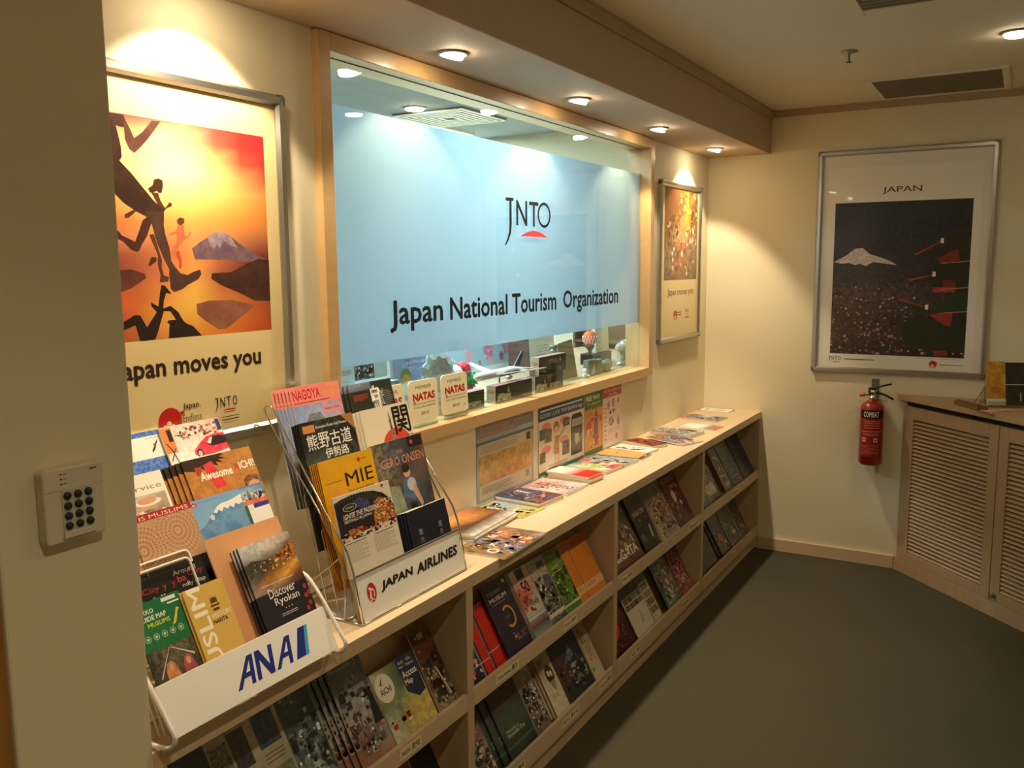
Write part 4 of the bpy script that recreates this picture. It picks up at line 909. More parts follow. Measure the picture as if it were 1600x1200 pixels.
shelf(R1, -3.686, .134, .225, ph('b8ac90 b4a88c/b0a488 a89c80/a09478 a89c80', .2, 30, ('r', .0, .60, .32, .92, '34242c', '503c44', .8, 80), ('r', .48, .66, .92, .94, '20283c', '3c5068', .9, 80), ('l', .5, .52, .9, .62, 3, '6c6454'), ('r', .55, .2, .95, .48, '586048', '888c70', .9, 80), ('p', [(.2, .3), (.3, .5), (.42, .55), (.46, .38), (.36, .22)], '8c8868')), 'beige map leaflet with dark photos, upper shelf under the ANA sign', .002)
shelf(R1, -3.549, .099, .221, ph('202830 283038 202428/2c343c 404c54 283038/58686c 98a8a8 485458/889898 b8c4c0 687878/404c50 707c7c 303c40', .9, 50), 'waterfall photo brochure on the upper shelf', .006)
shelf(R1, -3.393, .120, .221, ph('2c2c2c 4c5058 3c4048/586068 808890 707880/908c84 a8a49c 98948c/b0aca4 b8b4ac a09c94/8c5444 4c4c54 a0907c/c08460 b07858 c89070', .5, 60, ('b', .12, .16, .95, .46, 46, '30282c 8c3430 c8b8a8 4c3c40 a83c34', .02, .045, 5, 'p'), ('t', 'Minomachi', .08, .91, .72, .955, 'b8b4a8'), ('p', [(.72, .30), (.86, .62), (.95, .60), (1, .3)], '1c1c20')), 'mountain town brochure with a group of people, upper shelf', .002, .004, 3, (-.016, 0, -.0052), 'mountain town', 'left of', 'mountain town brochures on the shelf', '2c2c2c')
shelf(R1, -3.266, .170, .152, ph('e4dcc4 8c9c70 1c2c54 1c2c54/d8d4b8 708858 2c3c60 1c2c54/607850 98a878 d8c878 e0c060/d0ccb8 8c9870 d8c060 e8c868/e8e0c8 d8c878 e0c868 e8d078', .4, 60, ('p', [(.58, .98), (.98, .98), (.98, .42), (.80, .38), (.60, .52)], '1c2848'), ('t', 'Aichi・Gifu', .62, .90, .92, .95, 'e8e4d8'), ('t', 'Mie・Nagoya', .62, .83, .95, .88, 'e8e4d8'), ('t', 'Access', .62, .70, .95, .80, 'f4f0e4', .015), ('t', 'Map', .62, .58, .80, .68, 'f4f0e4', .015), ('e', .20, .74, .19, .20, 'ece4cc'), ('t', 'AICHI', .08, .66, .32, .75, '3c3424', .02), ('p', [(.12, .80), (.20, .90), (.16, .80), (.22, .78)], '3c3424'), ('b', .05, .18, .5, .30, 20, 'f0ece0 c03828 d8a838', .02, .04, 3, 'r')), 'cream and navy Aichi Access Map on the upper shelf', .004, .006, 2, (-.003, 0, -.0072), 'Aichi Access Map', 'behind', 'Aichi Access Maps')
shelf(R1, -3.091, .086, .189, ph('605448 78685c/5c2c24 702c24/6c3024 4c3028/504840 3c3c34/807464 98886c/c0a878 b89868', .85, 70, ('r', .35, .88, .62, .95, 'a8a090'), ('p', [(.55, .5), (.62, .5), (.85, .12), (.78, .12)], 'c8c0b0'), ('r', .2, .16, .5, .24, '302c28')), 'narrow dark red autumn leaflet at the right end of the first bay', .0, .004)
shelf(R2, -3.11, .095, .174, ph('0c0c10 14141c/101014 0c0c10', .5, 30), 'black brochure on the lower shelf of the first bay', .0)
# second bay, upper
def d_redband(A):
    A.r(0, 0, 1, 1, '2c1c30', '3c2440', .7, 50); A.b(.02, .1, .6, .6, 40, 'd04848 e8a0a0 a8282c e0c8b8', .02, .06, 8); A.r(.72, 0, 1, 1, 'd02418'); A.r(.60, 0, .66, 1, '8c8890'); A.r(0, .26, 1, .275, 'c8c4c4')
shelf(R1, -2.945, .128, .13, d_redband, 'dark brochure with red flowers and red edge, left end of the second bay', .0, .004, spine='c82418')
shelf(R1, -2.900, .150, .16, d_redband, 'purple brochure with grey stripe and red edge behind the flowery one', .010, .004, 2, (.014, 0, -.0048), 'red-edged', 'stacked behind', 'red-edged brochures in the second bay', 'c82418')
shelf(R1, -2.730, .142, .196, ph('241c2c 282030/2c2438 302840/302840 342c44/2c2438 2c2438', .4, 40, ('t', 'YOKOHAMA', .14, .83, .66, .88, 'b8b0b8', .0), ('t', 'MUSLIM', .14, .74, .80, .80, 'd8d0d4', .02), ('l', .2, .69, .7, .715, 1, 'a09ca0'), ('ring', .58, .48, .22, .155, .22, 'd8a030', 26, -130, 130), ('r', .82, .91, .92, .96, 'd0ccd0'), ('l', .42, .46, .62, .51, 2, '8c8494'), ('b', .45, .14, .95, .26, 40, 'a07880 c8a0a4 705060 e0c0b8', .01, .03, 4)), 'dark purple Muslim guide with a yellow crescent, second bay', .004, .006, spine='1c1820')
shelf(R1, -2.570, .108, .190, ph('d8cdb8 d8cdb8/e0a090 e8c8b8/d86858 e8b0a0/c85044 e8d8c8/d8d4c8 d8d4c8/384c50 384c50/a8b8b0 a8b8b0', .35, 60, ('r', .30, .84, .72, .99, '2c241c'), ('t', '50', .34, .62, .74, .80, '1c1814', .02), ('t', 'in', .66, .56, .76, .60, '1c1814'), ('t', 'YOKOHAMA', .30, .42, .92, .50, '1c1814', .02), ('b', .05, .34, .6, .72, 30, 'c83c34 e87860 a83028', .03, .07, 3, 'r'), ('r', .0, .26, 1, .28, 'e8e4d8'), ('r', .0, .17, 1, .19, 'c83428')), 'white and red brochure reading 50, right of the crescent guide', .002, .006, 1, (-.003, 0, -.0072), 'white and red 50', 'behind', 'brochures reading 50')
shelf(R1, -2.458, .104, .190, ph('a8a490 b0ac98/c8c0a4 d0c8ac/b0ac98 c0b8a0/7c7c70 888474/40443c 50504c/7c7c78 60605c/383c3c 4c4c48', .75, 60, ('r', .55, .55, .95, .70, '485058', '707880', .8, 60), ('r', .5, .85, .9, .93, '3c3830'), ('b', .1, .12, .95, .5, 40, '2c2c2c c0b8a8 585854 8c8474', .02, .06, 7, 'r'), ('r', 0, .10, 1, .16, 'd8d0b8')), 'grey skyline brochure, left of the green one in the second bay', .002, .006, 1, (-.004, 0, -.0072), 'grey skyline', 'left of', 'grey skyline brochures')
shelf(R1, -2.352, .107, .190, ph('4c6434 58703c/6c8c3c 78983c/6c9838 7ca43c/58902c 649c34/58902c 609830', .6, 70, ('t', 'Tokyo', .1, .86, .62, .92, 'a8b070'), ('t', 'Guide', .1, .70, .62, .76, 'd0d858', .0), ('l', .1, .63, .9, .67, 1, 'd0d050'), ('e', .85, .86, .11, .07, '2c381c'), ('e', .55, .52, .11, .075, '2c381c'), ('e', .85, .60, .12, .08, '303c1c'), ('r', 0, .10, 1, .13, 'd8d4b8')), 'bright green brochure in the middle of the second bay', .0, .005)
def d_orange(A): A.r(0, 0, 1, 1, 'e08430'); A.r(0, .82, 1, 1, 'c86838', 'a85030', .6, 90); A.t('東京', .15, .84, .85, .96, 'a84828', .02); A.r(0, .12, 1, .25, 'e8b484'); A.l(.1, .16, .6, .22, 2, 'a86838'); A.b(.6, .25, 1, .8, 70, 'e8a058 d07028', .008, .018, 3, 'r')
shelf(R1, -2.246, .058, .191, d_orange, 'orange booklet, the left one of two, second bay', .0, .008, spine='b85c24')
shelf(R1, -2.186, .140, .186, d_orange, 'wide orange booklet at the right end of the second bay books', .0, .010, spine='8c3818')
# second bay, lower
shelf(R2, -2.93, .135, .135, ph('b8c4c4 a8b0b0/d06040 a85038/8c8478 a89c8c/a89878 706858/485458 c8bca0/304044 d8ccb0', .6, 40, ('b', .5, .14, .9, .4, 12, '302820 50443c', .04, .08, 5, 'p')), 'photo brochure with an orange patch, lower shelf, left end of the second bay', .004)
shelf(R2, -2.729, .158, .175, ph('3c2c28 443430 40302c/4c3c38 54443c 40342c/4c5c54 54685c 4c5c50/48604c 506858 485c50/384438 405040 303c34/303c38 303c38 283430', .3, 40, ('t', 'Welcome to', .16, .34, .62, .39, 'd0d0b8'), ('t', 'Shizuoka City', .16, .26, .80, .33, 'd0d0b8', .01), ('r', 0, .13, 1, .17, '506860')), 'dark teal Welcome to Shizuoka City brochure on the lower shelf', .0, .006, 2, (-.032, 0, -.008), 'dark teal Welcome', 'left of', 'Welcome brochures on the lower shelf', '2c2420')
shelf(R2, -2.562, .088, .178, ph('8c8478 b0a898/787060 988c7c/a09080 b8ac98/685058 b8a898/5c4450 a09484', .8, 60, ('t', 'SUNPU', .72, .2, .90, .70, 'e0d8cc', .01, -90), ('b', .45, .3, .7, .8, 20, '5c4448 3c3034', .03, .07, 3)), 'mauve and grey map leaflet on the lower shelf of the second bay', .0, .005)
shelf(R2, -2.436, .092, .182, ph('a0947c a89c84/807868 b0a68c/e0d4b4 e0d4b4/e4d8b8 e4d8b8/e0d4b4 e0d4b4', .25, 50, ('e', .62, .60, .26, .15, '3c3428'), ('e', .55, .62, .08, .05, 'e8dcc0'), ('e', .72, .60, .07, .05, 'e8dcc0'), ('p', [(.45, .50), (.80, .50), (.66, .32), (.52, .38)], '9c9078'), ('t', '静岡', .15, .80, .5, .90, '4c4438'), ('l', .2, .24, .7, .30, 2, '8c8068')), 'cream leaflet with a round panda-like mask picture, lower shelf', .0, .007, 2, (-.007, 0, -.008), 'cream mask-picture', 'left of', 'cream mask-picture leaflets', '9c7c50')
shelf(R2, -2.343, .198, .182, ph('1c2c40 1c3040 203440/1c2c3c 24343c 28343c/5c3c28 384854 202c38/903c28 4c4840 283040/383c48 303030 242c38/4c5040 28303c 202834', .7, 60, ('p', [(.35, .55), (.55, .70), (.62, .82), (.66, .80), (.72, .60), (.60, .56)], '708088', '3c4c58', .8, 60), ('b', .35, .18, .95, .5, 50, 'b0a8a0 3c4030 685848 20242c 8c9098', .02, .05, 4, 'r')), 'navy mountain and pagoda brochure on the lower shelf', .0, .005)
shelf(R2, -2.136, .074, .176, ph('8c8060 a89870/b8a888 b8a888/d0c098 d0c098/d8caa0 d8caa0', .3, 60, ('t', '富士', .15, .62, .6, .92, '6c4c34', .01), ('t', '山', .3, .46, .7, .60, '7c5438', .01), ('b', .2, .3, .8, .46, 10, 'a83c28 c85838', .04, .07, 3), ('e', .2, .16, .1, .04, '5c8c50')), 'narrow cream leaflet with brown characters, right of the navy one', .0, .005)
# third bay
shelf(R1, -1.985, .330, .208, ph('a8a898 3c3c34 2c2c28/c0b8a0 887858 2c2c28/d8ccb0 b8a078 6c5c44/8c3028 b08058 907050/2c3c44 7c4434 504438', .7, 30, ('t', 'NIIGATA', .22, .14, .92, .30, 'f0e8e0', .03), ('e', .25, .62, .12, .08, 'e8dcc8'), ('e', .16, .60, .07, .11, '3c2c24'), ('b', .1, .2, .9, .6, 30, 'd8b888 8c5c3c e8e0d0 6c2c24', .02, .05, 3)), 'NIIGATA photo brochure at the left end of the third bay', .012, .005)
shelf(R1, -1.643, .160, .212, ph('3c3838 343030/242424 282828/1c1c1c 202020/1c1c1c 1c1c1c/3c3c3c 4c4c4c/282828 6c6c6c', .6, 50, ('t', 'JOGA CITY', .12, .60, .88, .70, 'd0ccc4', .01), ('p', [(.66, .18), (.74, .40), (.80, .40), (.74, .18)], 'd8d8d0')), 'black brochure with white city lettering in the third bay', .004, .007, spine='181818')
shelf(R1, -1.466, .200, .218, ph('242420 44403c 3c3834/403828 342c28 302c28/a08050 b08c58 80603c/c8b080 a07048 c89868/d8c8a0 98a098 c0b088/d8c8a0 b8b098 d0c098', .75, 35, ('b', .25, .5, .9, .78, 50, 'd8b060 a8783c e8d090 806030', .02, .045, 3)), 'beige food photo brochure in the third bay', .0, .005, 1, (-.005, 0, -.006), 'beige food photo', 'behind', 'beige food brochures')
shelf(R1, -1.258, .186, .212, ph('5c4440 6c4c44/3c2420 4c2c24/6c2c20 8c4430/a85034 5c2820/404c54 702c24/2c3c24 482824', .75, 35, ('t', 'KOSHU', .05, .84, .88, .94, 'b89080', .02), ('e', .42, .56, .10, .13, 'd8ccc0'), ('e', .66, .40, .06, .05, 'e0d8c8'), ('b', .3, .2, .9, .8, 30, 'a84830 d07848 e8b080 4c2018', .02, .05, 8)), 'dark red KOSHU brochure at the right of the third bay', .0, .006, spine='2c2420')
shelf(R2, -1.980, .240, .12, ph('401c1c 5c2420/b03028 30201c/201818 38242c', .8, 40, ('ring', .35, .62, .3, .3, .35, 'c83428', 18)), 'dark brochure with a red ring behind the photo grid leaflet', .010, .005)
def d_grid(A):
    A.r(0, 0, 1, 1, 'd0c8b0'); A.r(0, .74, 1, 1, '302c28', '4c4438', .8, 50)
    for i in range(4):
        for j in range(2): A.r(.04+.24*i, .50+.12*j, .26+.24*i, .60+.12*j, ('5c6450', '786850', '483c34', '8c8870')[(i+j) % 4], '302c28', .8, 90)
    A.p([(.45, .16), (.52, .3), (.60, .42), (.66, .3), (.60, .16)], 'b0b098')
shelf(R2, -1.735, .178, .186, d_grid, 'cream leaflet with a grid of small photos, lower shelf of the third bay', .002, .003)
def d_grid2(A):
    A.r(0, 0, 1, 1, 'c0b89c'); A.r(0, .8, 1, 1, '405048', '283430', .8, 50)
    for j in range(4): A.r(.08, .16+.16*j, .9, .29+.16*j, ('4c5c3c', '303028', '706850', '3c4c44')[j], 'a09878', .8, 90)
shelf(R2, -1.553, .083, .182, d_grid2, 'narrow green leaflet with stacked photos beside the photo grid', .0, .003)
shelf(R2, -1.398, .176, .174, ph('203024 2c4030 24382c/34503c 406048 2c4434/5c7860 88a080 3c5c44/6c2820 b8a090 3c5844/3c6040 d8d0c0 385840/2c6c30 3c8038 306c34', .8, 45, ('e', .55, .50, .12, .15, '9c2820'), ('e', .56, .48, .06, .08, 'd8ccb8'), ('b', .1, .2, .9, .9, 40, 'c8c0a8 486850 203024 e0d8c8', .015, .04, 5)), 'green sports photo brochure on the lower shelf of the third bay', .0, .010, spine='1c3424')
shelf(R2, -1.205, .138, .180, ph('5c2c24 5c2420/783028 6c2824/984038 b86c5c/a84838 c88c78/b03c2c a03428', .8, 40, ('b', .3, .2, .9, .8, 36, 'd8b0a0 8c2c24 e8d0c0 b85040', .02, .06, 6)), 'red photo brochure at the right of the lower third bay', .0, .004, 1, (-.006, 0, -.0052), 'red photo', 'left of', 'red photo brochures', 'a86c60')
# fourth bay
shelf(R1, -.975, .335, .15, ph('303c44 405054 38444c/586468 8c8c84 4c5860/a0a090 c8c4b4 586468/c0bca8 989888 383c3c/40484c 706c64 303840', .75, 22, ('e', .6, .55, .08, .12, '984840'), ('r', .55, .2, .9, .5, 'd8d4c4', '8c8c84', .8, 25)), 'white and grey machinery photo brochure at the left of the fourth bay', .006, .005)
shelf(R1, -.560, .100, .205, ph('34383c 4c5054/54585c 787468/686458 989080/504c44 888070', .85, 40, ('b', .1, .1, .9, .9, 24, 'c0b8a8 50504c 787c70', .04, .10, 5, 'r')), 'narrow leaflet of small images, left of the blue brochure in the fourth bay', .0, .006)
shelf(R1, -.448, .186, .208, ph('6c6c54 707058/4c5864 485868/2c4468 304870/243c60 28406c/203450 284068', .5, 30, ('l', .3, .18, .75, .22, 1, 'a8b0b8')), 'blue brochure in the fourth bay', .0, .006, spine='101820')
shelf(R1, -.250, .205, .210, ph('242c34 343c44/1c2838 243040/1c2c44 1c2c44/182438 1c2c40', .5, 30, ('ring', .5, .82, .3, .14, .15, '485058', 18)), 'dark blue brochure at the right end of the fourth bay', .0, .008, spine='0c0f14')
shelf(R2, -.985, .310, .15, ph('24201c 302c28/3c3430 28241c/504c44 302c28', .8, 25, ('r', .1, .15, .25, .22, 'e0d8cc')), 'dark brochure at the lower left of the fourth bay', .006, .005)
shelf(R2, -.604, .150, .186, ph('686c60 545850/484c48 3c403c/54483c 484038/885040 5c4c44/3c3c38 383834', .75, 35, ('e', .55, .38, .16, .10, 'b05c48'), ('r', .7, .2, .8, .26, 'e0dccc')), 'grey and red photo brochure on the lower shelf of the fourth bay', .004, .005, 1, (-.030, 0, -.008), 'grey and red photo', 'left of', 'grey and red photo brochures', '1c1814')
shelf(R2, -.440, .163, .180, ph('3c4448 485054/485458 687470/606860 505850/54504c 48484c/787468 50504c', .75, 35, ('r', .5, .24, .8, .34, 'c8c4b0')), 'grey leaf-pattern brochure in the middle of the lower fourth bay', .0, .004)
shelf(R2, -.262, .136, .170, ph('2c2c28 38342c/48403c 5c5048/6c5c50 886c58/504840 70604c', .85, 35, ('b', .1, .1, .9, .7, 30, 'b8a898 8c4c3c 38342c', .03, .07, 4)), 'brown photo brochure at the right of the lower fourth bay', .0, .004)

# ================================================================ magazines lying on the worktop
def flat(label, cx, cy, w_, h_, ang, z, t_, design, n=0, group=None, what='', spine='e6dfd0', cat='magazine', tilt=0, m=None, jit=3):
    """front cover on top; z is the height of the surface it lies on"""
    th = t_*(n+1)+.0009*n
    ext = w_/2*abs(math.sin(R(ang)))+h_/2*abs(math.cos(R(ang)))
    over = cy+ext+.004
    if over > 0: w_ -= over; cy -= over/2
    mw = Matrix.Translation((cx, cy, z+th+.0004)) @ Matrix.Rotation(R(ang), 4, 'Z') @ Matrix.Rotation(R(tilt), 4, 'Y') @ Matrix.Translation((-w_/2, -h_/2, 0))
    o = leaflet('magazine', label, cat, mw, w_, h_, t_, design, None, spine, m=m)
    for i in range(1, n+1):
        rd = random.Random(i*7+int(cx*100)); c = o.copy(); COL.objects.link(c)
        c.matrix_world = Matrix.Translation((rd.uniform(-1, 1)*.001*jit, rd.uniform(-1, 1)*.001*jit, -i*(t_+.0009))) @ mw
        for ch in o.children:
            e = ch.copy(); e.parent = c; e.matrix_parent_inverse = Matrix.Identity(4); COL.objects.link(e)
        c['label'] = '%s, %s copy down in its pile on the worktop' % (what, ORD[i]); c['group'] = group
    if n: o['group'] = group
    return o
flat('magazine with an orange glowing photo, top of a white pile right of the chrome rack', -2.598, -.075, .210, .285, -86, CT, .006, ph('5c3424 7c3c20 3c2418 e8e0d8/e88040 f0a050 4c2c20 d8d0c8/d8a070 7c4424 302018 e8e4dc', .4, 25), 2, 'white pile of magazines by the chrome rack', 'orange-photo magazine', jit=6)
flat('YOKOHAMA magazine of tangled orange and brown shapes at the front edge of the worktop', -2.692, -.262, .165, .262, -88, CT, .005, ph('a8a09c 706860 98887c c8b8a8/c88050 e09060 70503c 8c7468/4c3020 d8b8a0 8c5c40 a87850/7c7ca8 8c8cb0 787898 8080a0/a07840 8c6430 98743c a87c40/b08848 a07838 8c6830 a07838', .85, 30, ('ring', .62, .16, .11, .065, .35, 'f4f0e8', 20), ('t', 'Y', .62, .33, .78, .42, 'f4f0e8', .03), ('t', 'K', .40, .30, .54, .38, 'f0ece4', .03), ('b', .1, .55, .95, .8, 22, 'f0dcc8 e8c0a0 d87840', .02, .08, 3, 'r')), 0, spine='8c7c6c')
flat('leaflet of a yellow flower field under pale sky, right of the chrome rack', -2.375, -.095, .205, .145, -94, CT, .003, ph('98b0cc a0b8d0 b8b878 d0b838/98b0cc a8b8cc c0b048 d8bc30/a0b4cc 98a8c0 b8a840 c8b030', .5, 110, ('t', 'Hokuriku', .18, .45, .48, .52, '58687c')), 0)
flat('dark blue magazine with festival crowd photos, beside the flower-field leaflet', -2.240, -.092, .203, .148, -95, CT, .008, ph('283c68 34507c 302c34 8c3c34/2c4474 50709c 5c4844 a04c3c/283c64 34507c 7c6c60 b04038', .6, 60, ('r', 0, 0, 1, .08, '1c2c50'), ('t', 'Kansai', .1, .62, .42, .78, 'e8ecf0', .02), ('b', .45, .15, .98, .95, 30, 'e8d8c8 984038 303c5c c8a890 d83c34', .015, .04, 3)), 1, 'dark blue festival magazines', 'dark blue festival magazine', '1c2c50')
flat('pink-toned map magazine in the middle of the worktop', -2.050, -.092, .212, .168, -90, CT, .009, ph('d8c0b8 e8dcd0 e0d8d0 e8d8d0/c8a0a0 b8747c d8c4bc c0a8a8/c09898 e0c8c0 ecdcd4 b07478', .4, 60, ('t', 'KYOTO', .35, .35, .9, .6, '5c3c40', .02), ('b', .1, .1, .95, .95, 26, '5c6c50 c04850 e8e0d8 7c4c50', .02, .05, 4)), 0, spine='5c4840')
flat('white and red book on a thick dark pile in the middle of the worktop', -1.885, -.092, .206, .105, -95, CT, .0085, ph('f0ece0 f0ece0 d82420 d82420/f0ece0 f0ece0 d82420 d82420', 0, 30), 2, 'red and white books in a dark pile', 'red and white book', '3c3430', 'book', jit=9)
flat('colourful magazine with yellow-green stars and red corners on the worktop', -1.690, -.086, .214, .150, -94, CT, .007, ph('e86878 e0d8c8 5c3c50 e8e4d4 d84858/3c3c48 88b8a8 e8e4d4 c8c850 e8e0d8/98c0b0 f0ece0 a8c060 f0ece0 d85868', .2, 30, ('b', .2, .08, .85, .5, 14, 'b8c83c d8d040 98b840', .04, .07, 3), ('r', .0, .7, .22, 1, 'e85868'), ('r', .80, .3, 1, .8, 'd83c50'), ('b', .2, .5, .9, .95, 16, '6c3c54 4c9080 f4f0e8 3c3c48', .02, .06, 5, 'r')), 1, 'colourful star magazines', 'colourful star magazine', 'b8b0a4')
flat('pale blue landscape leaflet under the tan folder', -1.560, -.100, .212, .135, -93, CT, .006, ph('90a8b8 a0b4c0 b0a898 a89888/a8bcc8 c0c8c8 98907c 8c8070', .6, 40), 0)
flat('tan folder on the grey leaflets, right half of the worktop', -1.425, -.096, .206, .112, -88, CT+.0075, .004, ph('d8a860 d8a860 dcb06c d8a860/d8a860 dcac64 d8a860 d4a45c', .2, 20, ('r', .35, .35, .42, .6, '9c7438')), 0)
flat('grey patterned leaflet below the tan folder', -1.425, -.105, .214, .128, -88, CT, .0065, ph('605848 8c8474 50483c/48403c a09c8c 706858', .9, 90), 0, spine='50483c')
flat('white leaflet with a black brush pattern on the right half of the worktop', -1.300, -.090, .216, .105, -97, CT, .010, ph('f0ebe0 f0ebe0 f0ebe0/e8e2d6 f0ebe0 f0ebe0', .1, 30, ('b', .1, .15, .9, .6, 12, '2c2824 4c4440', .03, .09, 6), ('r', .4, .7, .98, .76, '6c6458')), 0, spine='b8b0a0')
flat('dark red book lying beside the folded orange booklet', -1.165, -.088, .215, .095, -112, CT, .014, ph('8c2820 a03028 48241c/7c2420 c03c30 5c241c', .5, 40), 0, spine='6c1c18', cat='book')
flat('open booklet with orange and dark blue cover, half raised, on the worktop', -1.015, -.188, .215, .148, -109, CT+.005, .004, ph('d87838 6c5c5c 4c5068 d8a898 d8d0c4/b86430 585060 605c74 b88878 c8c0b8', .6, 40, ('r', .58, .72, .82, .9, '2c2420')), 0, spine='2c1c18', tilt=2.2)
flat('glossy photo magazine with a white corner, beside the raised booklet', -.850, -.140, .215, .150, -98, CT, .007, ph('c8c8c0 e0dcd0 8c8474 e0d8d0/504c44 807868 6c7484 e8e4dc/685c4c 9c8c74 444c60 d8d0c8', .7, 40, ('r', .64, .70, .88, .92, '2c2824')), 1, 'glossy photo magazines', 'glossy photo magazine', '4c3c34')
flat('white and grey leaflet with a red right edge near the end of the worktop', -.628, -.190, .185, .120, -98, CT, .005, ph('f0ebe0 f0ebe0 f0ebe0 787064 787064/f0ebe0 e8e4d8 f0ebe0 807868 787064', .1, 40, ('r', .88, 0, 1, 1, 'd84838')), 0, spine='c8c0b0')
flat('orange and blue night photo magazine near the corner of the worktop', -.372, -.118, .212, .146, -98, CT, .005, ph('e87840 4c6ca8 d8e4ec 5c5c50 74704c/f09048 3c5c9c c8d8e0 4c5048 68643c/e0b080 8098b8 90a0a0 54543c 6c6844', .6, 40, ('r', 0, 0, 1, .06, 'd0a860')), 0, spine='d0a860')
flat('white notice card with a black border in the far corner of the worktop', -.085, -.098, .180, .108, -93, CT, .002, ph('efe9dc efe9dc/efe9dc efe9dc', 0, 10, ('r', 0, 0, 1, .03, '2c2820'), ('r', 0, .97, 1, 1, '2c2820'), ('r', 0, 0, .02, 1, '2c2820'), ('r', .98, 0, 1, 1, '2c2820'), ('b', .15, .3, .3, .7, 12, '8c9088 606860', .02, .05, 3), ('l', .40, .35, .78, .65, 2, '3c3830', .5)), 0, cat='card')

# ================================================================ notices taped to the wall under the window
def notice(label, x, w_, h_, z, design, col=None):
    o = B(0, 0, 0, w_, h_, .0012).build('wall_notice', ACR, None); o.matrix_world = on_left(x, -.0004, z)
    A = Art(w_, h_, .0013); design(A); A.build('print', o, PR)
    return tag(o, label, 'notice', 'notices under the window')
def d_n1(A):
    A.r(0, 0, 1, 1, 'a0acb2'); A.r(0, .84, 1, 1, '7c8e98', '8c9c98', .5, 30); A.t('for better travel', .06, .93, .92, .985, 'd87c5c', .03); A.t('information services', .06, .855, .66, .915, 'd87c5c', .03); A.r(.70, .80, .98, .85, 'b8beb4'); A.r(.0, .74, 1, .79, '607484')
    A.r(.04, .03, .96, .75, 'd0c4a8'); A.l(.06, .62, .70, .73, 6, '8c7c64', .35); A.r(.86, .62, .94, .73, '50503c')
    A.g(.04, .22, .96, .60, 'd0a858 d8b060 d8b870/e0b870 d8a858 e0b060/d0a060 d88c58 d8a860', .5, 20); A.b(.1, .25, .9, .58, 40, 'a87438 b87c40 c88450', .004, .014, 6)
    A.l(.08, .09, .60, .19, 5, 'a8645c', .35); A.r(.84, .10, .91, .20, '7c7468', 'c8c0a8', .9, 200)
def d_n2(A):
    A.r(0, 0, 1, 1, 'e8d8c4'); A.r(0, .80, 1, 1, '2c4c6c'); A.l(.04, .925, .96, .965, 1, 'd8dce0', .6); A.t('GOOD LUCK TRIP JAPAN App', .03, .825, .97, .90, 'e8ece8', .008)
    for x, y, s_ in ((.16, .70, .1), (.54, .72, .1), (.16, .36, .1), (.54, .42, .1)): A.e(x, y, s_, .06, 'e08c88')
    A.r(.02, .52, .17, .68, '587068', '405048', .8, 40); A.r(.12, .46, .27, .66, '50604c', '8c8c78', .8, 40); A.r(.02, .18, .14, .34, '7c6c58', '4c4438', .8, 60); A.r(.50, .18, .66, .40, '8c7c70', '4c3c38', .9, 60)
    A.e(.37, .64, .065, .10, 'a87038'); A.e(.37, .60, .048, .06, 'f0c8a0'); A.e(.355, .60, .007, .012, '3c2c20', n=8); A.e(.39, .60, .007, .012, '3c2c20', n=8); A.e(.373, .575, .010, .006, 'b04838', n=8)
    A.p([(.33, .52), (.42, .52), (.44, .24), (.32, .24)], 'c09858', '8c6c38', .6, 90); A.p([(.42, .50), (.56, .64), (.58, .62), (.43, .44)], 'd0a878'); A.p([(.33, .50), (.28, .28), (.30, .27), (.36, .46)], 'd0a878'); A.r(.34, .06, .37, .24, 'e0b890'); A.r(.40, .06, .43, .24, 'e0b890')
    A.r(.52, .62, .66, .74, '2c2824'); A.r(.535, .64, .645, .72, '6c7474')
    A.p([(.70, .12), (.70, .70), (.73, .755), (.92, .755), (.96, .70), (.96, .12)], '241f1c'); A.r(.715, .56, .945, .68, 'b8b8a8', '8c8c80', .6, 60); A.g(.715, .16, .945, .54, '505450 606460/8c8c80 a8a898/383c38 404440', .7, 40); A.p([(.78, .44), (.88, .44), (.86, .3), (.83, .26), (.80, .3)], 'c8c4b4')
    A.r(0, 0, 1, .05, '3c6c60'); A.l(.2, .05, .62, .12, 2, 'c08078')
def d_n3(A):
    A.r(0, 0, 1, 1, 'dc9c48'); A.r(0, .76, 1, 1, '386830'); A.t('FREE Wi-Fi', .06, .875, .80, .955, 'e8e8d0', .025); A.t('in Japan', .15, .79, .85, .85, 'd0d890', .01)
    for i in range(6): A.e(.12+.155*i, .755, .06, .035, '386830')
    A.p([(.62, .74), (.72, .62), (.74, .30), (.66, .12), (.54, .12), (.50, .40), (.54, .62)], '6c7484', 'a04440', .8, 50); A.e(.22, .42, .18, .13, 'c86030'); A.e(.20, .36, .10, .07, 'e8b080'); A.l(.05, .60, .45, .70, 4, '9c6828', .3); A.r(0, 0, 1, .07, '2f7048'); A.b(.3, .1, .95, .6, 24, 'c07830 d04838 e8c078', .03, .06, 4)
def d_n4(A):
    A.r(0, 0, 1, 1, 'e8d0c4'); A.r(0, .84, 1, 1, 'b03030'); A.t('WI-FI & SERVICE', .06, .92, .94, .97, 'e8a8a0', .02); A.t('Guide', .30, .86, .75, .905, 'e8a8a0', .02)
    for x, y, sx, sy in ((.30, .70, .07, .09), (.55, .72, .08, .08), (.82, .74, .07, .05), (.45, .42, .15, .08), (.84, .40, .08, .09), (.75, .14, .06, .06)): A.e(x, y, sx, sy, '8c5c54', 'd8b8b0', .9, 90)
    A.b(.28, .55, .75, .62, 8, '7c3c38', .03, .05, 3); A.l(.08, .1, .2, .78, 9, 'a87870', .2); A.l(.3, .22, .9, .30, 3, 'c09890', .3)
notice('faded blue and orange laminated notice, leftmost under the window', -2.418, .393, .262, .7935, d_n1)
notice('white notice with phone and cartoon traveller, blue header, under the window', -1.985, .393, .262, .794, d_n2)
